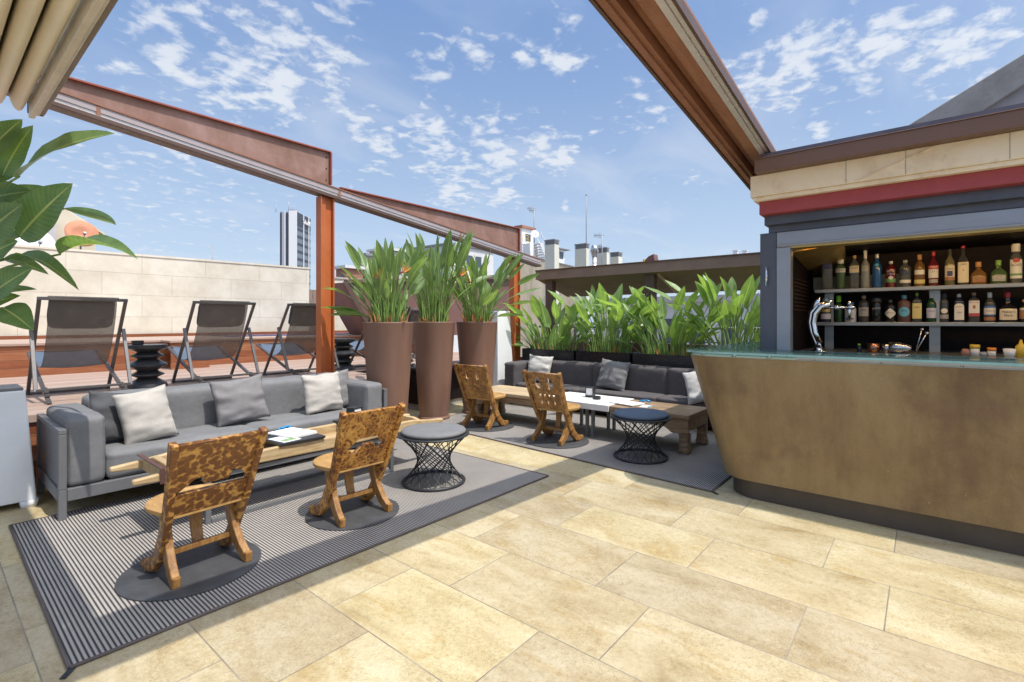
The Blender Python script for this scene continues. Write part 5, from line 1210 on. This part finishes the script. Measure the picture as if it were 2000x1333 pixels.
# ------------------------------------------------------------------ the town behind
def pbox(bm, pxc, ytop, ybot, d, wy, wx):
    """box with its near corner at pixel (pxc, ytop): wy metres back-left, wx metres back-right"""
    A = at_d(pxc, ytop, d); B = at_d(pxc, ybot, d)
    box(bm, A.x, A.x+wx, A.y, A.y+wy, B.z, A.z); return A
def wpx(pxl, pxr, d): return abs(pxr-pxl)*d/(970*CA), abs(pxr-pxl)*d/(970*SA)
CH = 'rendered chimneys on the neighbouring roof'
for pl, pc, pr, yt, yv, d, lab in ((1065, 1083, 1093, 467, 477, 25, 'pale chimney with grey louvred cap, leftmost and nearest'), (1125, 1145, 1152, 475, 485, 25.5, 'pale chimney with grey cap and a tall thin mast behind it'),
        (1167, 1185, 1191, 483, 493, 26.5, 'pale chimney half hidden by the silver flue'), (1194, 1208, 1218, 492, 501, 27, 'pale chimney furthest right, the lowest of the row')):
    A = at_d(pc, yv, d); wy = wpx(pl, pc, d)[0]; wx = wpx(pc, pr, d)[1]
    t = thing('chimney', lab, 'chimney', (A.x, A.y, A.z-4), 0, CH)
    bm = BM(); box(bm, 0, wx, 0, wy, -2, 4); obj('shaft', bm, M['chim'], t)
    hh = (yv-yt)*d/970; bm = BM(); box(bm, -.02, wx+.02, -.02, wy+.02, 4.002+hh-.05, 4+hh); box(bm, .02, wx-.02, .02, wy-.02, 4.002, 4+hh-.052)
    for k in range(4): box(bm, -.015, wx+.015, -.015, wy+.015, 4.03+k*hh/5, 4.03+k*hh/5+.02)
    obj('vent_cap', bm, M['vent'], t)
A = at_d(1161, 560, 23); t = thing('metal_flue', 'silver metal flue with a conical cowl between the chimneys', 'flue', A); k = 23/970
bm = BM(); lathe(bm, [(4.6*k, -30*k), (4.6*k, 56*k)], seg=16); obj('pipe', bm, M['alu'], t)
for q in range(4): 
    bm = BM(); tube(bm, [(4.7*k*math.cos(a), 4.7*k*math.sin(a), (22+q*8)*k) for a in [2*PI*i/14 for i in range(14)]], .012, 5, closed=True); obj('band', bm, M['steel'], t)
bm = BM(); lathe(bm, [(4.5*k, 56.2*k), (7.5*k, 68*k), (8.6*k, 68.2*k), (5.2*k, 80*k), (.5*k, 80.3*k)], seg=20); obj('cowl', bm, M['steel'], t)
t = thing('stair_tower', 'white roof stair tower with a red-brown roof edge and an outside stair', 'stair tower', (0, 0, 0))
d = 30; A = at_d(1018, 443, d)
bm = BM(); a = pbox(bm, 1019, 445, 620, d, .35, 1.15); obj('tower_wall', bm, M['whitewash'], t)
bm = BM(); box(bm, a.x-.12, a.x+1.27, a.y-.12, a.y+.5, a.z+.001, a.z+.14); obj('roof_edge', bm, M['brick'], t)
bm = BM(); box(bm, a.x+.35, a.x+.85, a.y-.03, a.y-.001, a.z-.75, a.z-.32); obj('window', bm, M['glassw'], t)
bm = BM(); b = pbox(bm, 1035, 475, 640, d-.7, .7, .9); obj('lower_block', bm, M['whitewash'], t)
bm = BM(); pbox(bm, 1020, 473, 620, d-.4, .02, .55); obj('landing_wall', bm, M['whitewash'], t)
bm = BM()
p0 = at_d(1053, 476, d-.5); p1 = at_d(1068, 512, d-.5)
for i in range(8): 
    q = p0.lerp(p1, i/7); box(bm, q.x-.14, q.x+.2, q.y-.14, q.y+.5, q.z-.05, q.z)
bar(bm, p0+Vector((0, -.16, 0)), p1+Vector((0, -.16, 0)), .05, .14); obj('stairs', bm, M['whitewash'], t)
bm = BM(); 
for yy in (0, .45): bar(bm, p0+Vector((-.05, yy-.16, .62)), p1+Vector((.05, yy-.16, .75)), .035, .035)
for i in range(5): q = p0.lerp(p1, i/4); bar(bm, q+Vector((0, -.16, 0)), q+Vector((0, -.16, .66)), .02, .02)
obj('handrail', bm, M['white'], t)
bm = BM(); q = at_d(1021, 473, d-.45)
for zz in (.02, .22, .42): bar(bm, q+Vector((0, 0, zz)), q+Vector((.45, -.05, zz)), .025, .025)
for xx in (0, .22, .45): bar(bm, q+Vector((xx, -.05*xx/.45, 0)), q+Vector((xx, -.05*xx/.45, .43)), .025, .025)
obj('balcony_rail', bm, M['yellow'], t)
def dish(name, label, px, py, d, rad, mt, face, cat='satellite dish', arm=True):
    A = at_d(px, py, d); t = thing(name, label, cat, A, 0, 'satellite dishes on the roofs'); fv = Vector(face).normalized(); Rm = fv.to_track_quat('Z', 'Y').to_matrix().to_4x4()
    bm = BM(); lathe(bm, [(.001, 0), (rad*.5, rad*.07), (rad*.85, rad*.2), (rad, rad*.27), (rad, rad*.29), (rad*.5, rad*.10), (.001, rad*.03)], seg=32, cap=False); bm.transform(Rm); obj('reflector', bm, mt, t)
    bm = BM(); tube(bm, [fv*rad*.02 + (Rm.to_3x3() @ Vector((0, -rad*.8, rad*.15))), Rm.to_3x3() @ Vector((0, -rad*.2, rad*.75))], rad*.03, 6); tube(bm, [Rm.to_3x3() @ Vector((0, -rad*.22, rad*.68)), Rm.to_3x3() @ Vector((0, -rad*.16, rad*.84))], rad*.10, 8); obj('feed_arm', bm, M['wire'], t)
    bm = BM(); tube(bm, [Vector((0, 0, -rad*1.8)), Vector((0, 0, -rad*.1))-fv*.05], rad*.06, 6); bar(bm, Vector((0, 0, -rad*.1))-fv*.06, -fv*.002, .04, .04); obj('mount', bm, M['wire'], t)
    return t
dish('satellite_dish', 'white satellite dish on a yellow frame beside the stair tower', 1044, 459, 29, .25, M['whitewash'], (-.5, -.8, .25))
dd = dish('satellite_dish', 'rust-stained orange satellite dish on the left rooftop house', 158, 459, 12.95, .36, M['dishrust'], (.1, -.95, .28))
dish('satellite_dish', 'large white satellite dish behind the leaves on the left rooftop house', 66, 478, 12.25, .40, M['whitewash'], (.25, -.9, .35))
t = thing('parapet_wall', 'stained grey parapet wall between the stair tower and the chimneys', 'wall', (0, 0, 0)); d = 27
bm = BM(); a, b = at_d(985, 489, 28), at_d(1130, 525, 28); prism(bm, [a, b, Vector((b.x, b.y, -3)), Vector((a.x, a.y, -3))], (.3, .3, 0)); obj('wall_face', bm, M['stain'], t)
bm = BM(); bar(bm, a+Vector((.15, .15, .04)), b+Vector((.15, .15, .04)), .5, .06); obj('coping', bm, M['concrete'], t)
t = thing('roof_hut', 'small white roof hut behind the leftmost chimney', 'hut', (0, 0, 0))
bm = BM(); a = pbox(bm, 1090, 487, 600, 33, .9, .75); obj('wall', bm, M['whitewash'], t)
bm = BM(); box(bm, a.x-.2, a.x+1.1, a.y-.25, a.y+1, a.z+.001, a.z+.06); obj('roof', bm, M['vent'], t)
bm = BM(); box(bm, a.x+.15, a.x+.6, a.y-.02, a.y-.001, a.z-.6, a.z-.15); obj('window', bm, M['glassw'], t)
def antenna(label, px, ybase, ytop, d, boom, seed):
    A = at_d(px, ybase, d); Hh = (ybase-ytop)*d/970; t = thing('tv_antenna', label, 'antenna', A, 0, 'television antennas'); r = random.Random(seed)
    bm = BM(); tube(bm, [(0, 0, -1), (0, 0, Hh)], .022, 6); obj('mast', bm, M['wire'], t)
    u = Vector((-SA, CA, 0))
    for lv, L in boom:
        bm = BM(); tube(bm, [u*-.1+Vector((0, 0, Hh*lv)), u*L+Vector((0, 0, Hh*lv))], .016, 5)
        for i in range(6):
            p = u*(L*(i+1)/6)+Vector((0, 0, Hh*lv)); hw = .16-.012*i
            tube(bm, [p+Vector((CA*.3, SA*.3, -1)).normalized()*hw, p-Vector((CA*.3, SA*.3, -1)).normalized()*hw], .010, 4)
        obj('boom', bm, M['wire'], t)
antenna('television antenna rising behind the white stair tower', 1043, 450, 405, 31, ((.96, .42), (.86, .30)), 1)
antenna('television antenna with two booms between the chimneys', 1176, 520, 458, 25, ((.97, .40), (.62, .2)), 2)
A = at_d(1145, 475, 26.5); t = thing('mast', 'tall thin lightning mast above the second chimney', 'mast', (A.x, A.y, A.z-2))
bm = BM(); Hh = 93*26.5/970; tube(bm, [(0, 0, 0), (0, 0, 2+Hh*.5), (0, 0, 2+Hh)], [.03, .022, .016], 6); obj('pole', bm, M['wire'], t)
bm = BM(); lathe(bm, [(.035, 2+Hh), (.035, 2+Hh+.05), (.006, 2+Hh+.12)], seg=8); obj('tip', bm, M['wire'], t)
A = at_d(415, 500, 60); bm = BM(); tube(bm, [(0, 0, -4), (0, 0, 23*60/970)], .035, 5); o = obj('mast', bm, M['wire']); o.location = A; tag(o, 'very thin distant mast above the stone wall', 'mast')
# left rooftop house
t = thing('rooftop_house', 'cream-rendered rooftop house with a sloping gable behind the stone wall', 'house', (0, 0, 0)); d = 20
Lp = [at_y(a, b, 17.5) for a, b in ((-120, 520), (-120, 440), (60, 420), (126, 408), (186, 446), (186, 520))]
Lp = [Vector((p.x, p.y, p.z if 0 < i < 5 else -1)) for i, p in enumerate(Lp)]
bm = BM(); prism(bm, Lp, (0, 5, 0)); obj('gable_wall', bm, M['render'], t)
bm = BM(); a, b = at_y(122, 405, 17.6), at_y(206, 458, 17.6); bar(bm, a+Vector((0, 2.6, 0)), b+Vector((0, 2.6, 0)), 5.1, .05); obj('roof', bm, M['render'], t)
bm = BM(); p = at_y(97, 440, 17.4); box(bm, p.x-.12, p.x+.12, 17.3, 17.49, -1, p.z+.1); obj('drain_pipe', bm, M['alu'], t)
# distant tower
t = thing('office_tower', 'distant white and grey office tower with white lettering at its top', 'tower block', (0, 0, 0)); d = 330; k = d/970
A = at_d(579, 414, d); B = at_d(579, 560, d); zt = A.z; wy = 32*d/(970*CA)*.62; wx = 27*d/(970*SA)*.55
u = Vector((-SA, CA, 0)).normalized()
# plan axes of the tower: white flank turned left, glazed flank turned right
ex = Vector((math.cos(R(40)), math.sin(R(40)), 0)); ey = Vector((-math.sin(R(40)), math.cos(R(40)), 0))
def tb(bm, x0, x1, y0, y1, z0, z1):
    Mx = Matrix(((ex.x, ey.x, 0, A.x), (ex.y, ey.y, 0, A.y), (0, 0, 1, 0), (0, 0, 0, 1))); box(bm, x0, x1, y0, y1, z0, z1, Mx)
def plen(dirv, px0, px1):
    # metres along dirv from A that cover px1-px0 pixels
    dd_ = dirv; r0 = (px0-CX)/F*d
    rr = Vector((dd_.x*SA - dd_.y*CA, dd_.x*CA + dd_.y*SA)); s = ((px1-CX)/F*d - r0)/(rr.x - (px1-CX)/F*rr.y); return s
LX = plen(ex, 579, 606); LY = plen(ey, 579, 547)
bm = BM(); tb(bm, 0, LX, 0, LY, -20, zt); obj('core', bm, M['towerglass'], t)
bm = BM(); f = lambda p: plen(ey, 579, p)
tb(bm, -.5, 0-.01, -.4, f(564.5), -20, zt+.6); obj('white_flank', bm, M['whitewash'], t)
bm = BM(); tb(bm, -.35, -.01, f(558)+.02, f(556), -20, zt+.3); obj('white_fin', bm, M['whitewash'], t)
bm = BM(); tb(bm, -.3, -.01, f(556)+.02, f(551), -20, zt); obj('grey_strip', bm, M['towergrey'], t)
bm = BM(); tb(bm, -.2, -.01, f(564.5)+.02, f(558), -20, zt-1); tb(bm, -.2, -.01, f(551)+.02, LY, -20, zt-1); obj('dark_strip', bm, M['towerdark'], t)
g = lambda p: plen(ex, 579, p)
bm = BM(); tb(bm, .4, LX, -.25, -.01, zt-9, zt); obj('sign_band', bm, M['towerdark'], t)
bm = BM()
for p in (591.5, 601.5): tb(bm, g(p), g(p+1.0), -.6, -.255, -20, zt+.3)
obj('white_fin', bm, M['whitewash'], t)
bm = BM()
for i in range(16): tb(bm, .4, LX, -.12, -.01, zt-12-i*5.0, zt-10.2-i*5.0)
obj('window_band', bm, M['towerdark'], t)
for s_, zz_ in (('Sabadell', 4.6),):
    Mx = Matrix(((ex.x, 0, -ey.x, A.x+ex.x*g(597)-ey.x*.9), (ex.y, 0, -ey.y, A.y+ex.y*g(597)-ey.y*.9), (0, 1, 0, zt-zz_), (0, 0, 0, 1)))
    me = text_mesh(s_, 4.6, Mx, .2, .8); link_mesh('lettering', me, M['whitewash'], t)
bm = BM(); tb(bm, LX*.1, LX*.4, LY*.2, LY*.5, zt, zt+2.5); a_ = A + ex*2 + ey*6; tube(bm, [(a_.x, a_.y, zt), (a_.x, a_.y, zt+7)], .25, 5); a_ = A + ex*1 + ey*14; tube(bm, [(a_.x, a_.y, zt), (a_.x, a_.y, zt+5)], .2, 5); obj('roof_plant', bm, M['towergrey'], t)
# mid-distance buildings seen around the left strelitzias
def block(name, label, pl, pc, pr, yt, d, mt, roofm, wins=(), group='buildings beyond the terrace'):
    A = at_d(pc, yt, d); wy = wpx(pl, pc, d)[0]; wx = wpx(pc, pr, d)[1]
    t = thing(name, label, 'building', (A.x, A.y, -20), 0, group); hh = A.z+20
    bm = BM(); box(bm, 0, wx, 0, wy, 0, hh); obj('wall', bm, mt, t)
    bm = BM(); box(bm, -.25, wx+.25, -.25, wy+.25, hh+.002, hh+.25); obj('cornice', bm, roofm, t)
    for (face, u0, u1, z0, z1) in wins:
        bm = BM()
        if face == 'y': box(bm, u0, u1, -.04, -.002, hh-z1, hh-z0)
        else: box(bm, -.04, -.002, u0, u1, hh-z1, hh-z0)
        w = obj('window', bm, M['glassw'], t)
        bm = BM()
        if face == 'y': box(bm, u0-.1, u1+.1, -.10, -.001, hh-z1-.1, hh-z1-.003)
        else: box(bm, -.10, -.001, u0-.1, u1+.1, hh-z1-.1, hh-z1-.003)
        obj('sill', bm, M['palefac'], w)
    return t
block('apartment_building', 'grey rendered building seen just right of the post behind the pots', 688, 716, 738, 500, 50, M['greyb'], M['vent'], [('x', .4, 1.0, 1.2, 2.6)])
block('apartment_building', 'taller grey building with a loggia behind the left strelitzia', 712, 752, 800, 488, 56, M['greyb'], M['palefac'], [('y', .6, 2.2, .6, 2.4), ('y', 3, 4.2, .8, 2.4)])
block('apartment_building', 'low brick-red building right of the post', 648, 676, 700, 524, 45, M['brick'], M['palefac'], [('x', .5, .9, .5, 1.2)])
block('apartment_building', 'pale building behind the middle strelitzia', 800, 880, 960, 478, 60, M['palefac'], M['vent'], [('x', 1+1.6*i, 2+1.6*i, 1, 2.6) for i in range(3)] + [('y', 1+1.7*i, 2+1.7*i, 1, 2.6) for i in range(3)])
block('apartment_building', 'pale building below the end of the pergola rail', 955, 985, 1100, 545, 30, M['palefac'], M['vent'], [('y', .5+1.4*i, 1.2+1.4*i, .8, 2.0) for i in range(3)])
t = thing('street_facade', 'pale facade across the street seen through the right strelitzias', 'building', (24, -8, -20), 0)
bm = BM(); box(bm, 0, 8, 0, 22, 0, 22.3); obj('wall', bm, M['palefac'], t)
bm = BM(); box(bm, -.3, 8.3, -.3, 22.3, 22.302, 22.6); obj('cornice', bm, M['greyb'], t)
for i in range(14):
    for z in (17.0, 19.9):
        bm = BM(); box(bm, -.05, -.002, 1+i*1.5, 1.75+i*1.5, z, z+1.6); w = obj('window', bm, M['glassw'], t)
        bm = BM(); box(bm, -.2, -.001, .9+i*1.5, 1.85+i*1.5, z-.15, z-.003); obj('sill', bm, M['whitewash'], w)
bm = BM()
for z in (16.6, 19.5): box(bm, -.6, -.001, 3, 19, z-.3, z-.18)
obj('balcony_slab', bm, M['greyb'], t)
for pa, pl in ((1440, 0), (1458, 1)):
    A = at_d(pa, 496, 60); bm = BM(); box(bm, 0, .5, 0, .5, -4, .35); box(bm, -.06, .56, -.06, .56, .352, .45); o = obj('chimney', bm, M['whitewash']); o.location = A; tag(o, ['tiny white chimney above the canopy, left of its twin', 'tiny white chimney above the canopy nearest the kiosk'][pl], 'chimney', 'far white chimneys')

# ------------------------------------------------------------------ light, sky, camera
SUN = Vector((-.05, .48, -1.0)).normalized()
ld = bpy.data.lights.new('sun', 'SUN'); ld.energy = 3.15; ld.angle = R(.53); ld.color = (1.0, .955, .88)
lo = bpy.data.objects.new('sun', ld); COL.objects.link(lo); lo.rotation_euler = SUN.to_track_quat('-Z', 'Y').to_euler(); lo.location = (0, 0, 30)
w = bpy.data.worlds.new('World'); S.world = w; w.use_nodes = True; nt = w.node_tree; nd = nt.nodes; lk = nt.links
bg = nd['Background']; sky = nd.new('ShaderNodeTexSky'); sky.sky_type = 'NISHITA'; sky.sun_disc = False
sky.sun_elevation = math.asin(-SUN.z); sky.sun_rotation = math.atan2(-SUN.x, -SUN.y); sky.air_density = 1.0; sky.dust_density = 1.4; sky.ozone_density = 1.2; sky.altitude = 50
tc = nd.new('ShaderNodeTexCoord'); sx = nd.new('ShaderNodeSeparateXYZ'); lk.new(tc.outputs['Generated'], sx.inputs[0])
def mth(op, a, b=None, c=None, cl=False):
    m = nd.new('ShaderNodeMath'); m.operation = op; m.use_clamp = cl
    for i, x in enumerate((a, b, c)):
        if x is None: continue
        if isinstance(x, (int, float)): m.inputs[i].default_value = x
        else: lk.new(x, m.inputs[i])
    return m.outputs[0]
zc = mth('MAXIMUM', mth('ADD', sx.outputs[2], .10), .04)
cv = nd.new('ShaderNodeCombineXYZ'); lk.new(mth('DIVIDE', sx.outputs[0], zc), cv.inputs[0]); lk.new(mth('DIVIDE', sx.outputs[1], zc), cv.inputs[1])
def nz(scale, det, rough, off=(0, 0, 0), strch=(1, 1, 1), rot=0, dist=0):
    mp = nd.new('ShaderNodeMapping'); mp.inputs['Location'].default_value = off; mp.inputs['Scale'].default_value = strch; mp.inputs['Rotation'].default_value = (0, 0, rot); lk.new(cv.outputs[0], mp.inputs[0])
    n = nd.new('ShaderNodeTexNoise'); n.inputs['Scale'].default_value = scale; n.inputs['Detail'].default_value = det; n.inputs['Roughness'].default_value = rough; n.inputs['Distortion'].default_value = dist; lk.new(mp.outputs[0], n.inputs['Vector']); return n.outputs['Fac']
def rmp(f, p0, p1):
    m = nd.new('ShaderNodeMapRange'); m.interpolation_type = 'SMOOTHSTEP'; m.inputs[1].default_value = p0; m.inputs[2].default_value = p1; lk.new(f, m.inputs[0]); return m.outputs[0]
# broken fair-weather cloud: groups of small puffs where the sky has them, thin veils between
GRP = [(320, 25, .085, .9), (535, 62, .075, 1), (640, 95, .06, .9), (650, 20, .07, .7), (330, 105, .05, .8), (470, 135, .065, 1), (560, 175, .06, .9), (652, 196, .03, 1), (540, 216, .035, .9), (430, 190, .035, .6), (300, 45, .06, .8),
       (745, 288, .05, .9), (830, 262, .06, .9), (850, 298, .055, .9), (960, 298, .075, 1), (1050, 290, .05, .9), (1095, 312, .042, 1), (880, 372, .055, .95), (985, 378, .032, .9), (700, 240, .05, .6), (860, 92, .022, .9), (935, 108, .035, .9), (1020, 112, .03, .9), (1093, 115, .036, .95), (840, 130, .05, .65),
       (1575, 92, .075, 1), (1720, 72, .05, 1), (1690, 112, .055, 1), (1860, 102, .06, .95), (1470, 166, .055, .9), (1250, 205, .045, .75), (1600, 258, .022, .8), (1490, 25, .03, .8), (1290, 212, .03, .7), (1790, 118, .045, .9),
       (340, 345, .12, .25), (250, 320, .10, .25), (1360, 348, .02, .8), (1105, 405, .012, .95), (620, 130, .06, .7)]
covs = None
for (a_, b_, rad, st) in GRP:
    c_ = ray(a_, b_).normalized(); vm = nd.new('ShaderNodeVectorMath'); vm.operation = 'DISTANCE'; lk.new(tc.outputs['Generated'], vm.inputs[0]); vm.inputs[1].default_value = c_
    g_ = mth('MULTIPLY', mth('SUBTRACT', 1.0, mth('DIVIDE', vm.outputs['Value'], rad*1.15)), st)
    covs = g_ if covs is None else mth('MAXIMUM', covs, g_)
covs = mth('MAXIMUM', covs, -.25)
wide = nz(.8, 3, .5, (5.3, 1.1, 0))
covs = mth('ADD', covs, mth('MULTIPLY', mth('SUBTRACT', wide, .5), .25))
puff = nz(13, 7, .56, (.4, 2.2, 0), (1, 1, 1), 0, .25)
big = nz(2.6, 4, .55, (1.4, .2, 0))
cum = rmp(mth('ADD', mth('MULTIPLY', mth('ADD', mth('MULTIPLY', puff, .75), mth('MULTIPLY', big, .35)), 1.0), mth('MULTIPLY', covs, .20)), .585, .775)
cum = mth('MULTIPLY', cum, mth('MULTIPLY_ADD', big, .5, .62, True))
cir = mth('MULTIPLY', rmp(nz(1.0, 6, .55, (7, 3, 0), (1.0, 2.2, 1), .6, .8), .42, .80), .34)
cl = mth('MAXIMUM', cum, cir)
cl = mth('MULTIPLY', cl, rmp(sx.outputs[2], .0, .08))
def mixc(f, a, b):
    m = nd.new('ShaderNodeMix'); m.data_type = 'RGBA'
    for s_, x in ((m.inputs[0], f), (m.inputs[6], a), (m.inputs[7], b)):
        if isinstance(x, (int, float)): s_.default_value = x
        elif isinstance(x, tuple): s_.default_value = (*x, 1)
        else: lk.new(x, s_)
    return m.outputs[2]
base = mixc(rmp(sx.outputs[2], .60, -.02), (1.6, 2.7, 5.1), (4.3, 5.4, 6.8))
clear = mixc(.78, sky.outputs[0], base)
full = mixc(cl, clear, (5.6, 5.95, 6.5))
# brightness added round the sun, behind the camera, to lift the ambient fill
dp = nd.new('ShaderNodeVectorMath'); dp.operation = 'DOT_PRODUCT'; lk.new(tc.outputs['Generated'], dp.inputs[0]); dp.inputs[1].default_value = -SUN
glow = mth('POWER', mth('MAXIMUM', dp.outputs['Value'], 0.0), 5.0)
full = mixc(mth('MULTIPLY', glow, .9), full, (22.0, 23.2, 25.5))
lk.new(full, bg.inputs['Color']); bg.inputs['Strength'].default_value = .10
cd = bpy.data.cameras.new('camera'); cam = bpy.data.objects.new('camera', cd); COL.objects.link(cam); S.camera = cam
cd.sensor_width = 36; cd.lens = 970/2000*36; cd.shift_y = -(666.5-627)/2000; cd.clip_start = .05; cd.clip_end = 5000
cam.location = (0, 0, H); cam.rotation_euler = (PI/2, 0, ANG - PI/2)
S.view_settings.view_transform = 'Standard'; S.view_settings.look = 'None'; S.view_settings.gamma = 1; S.view_settings.exposure = .5
S.cycles.max_bounces = 8; S.cycles.transparent_max_bounces = 16
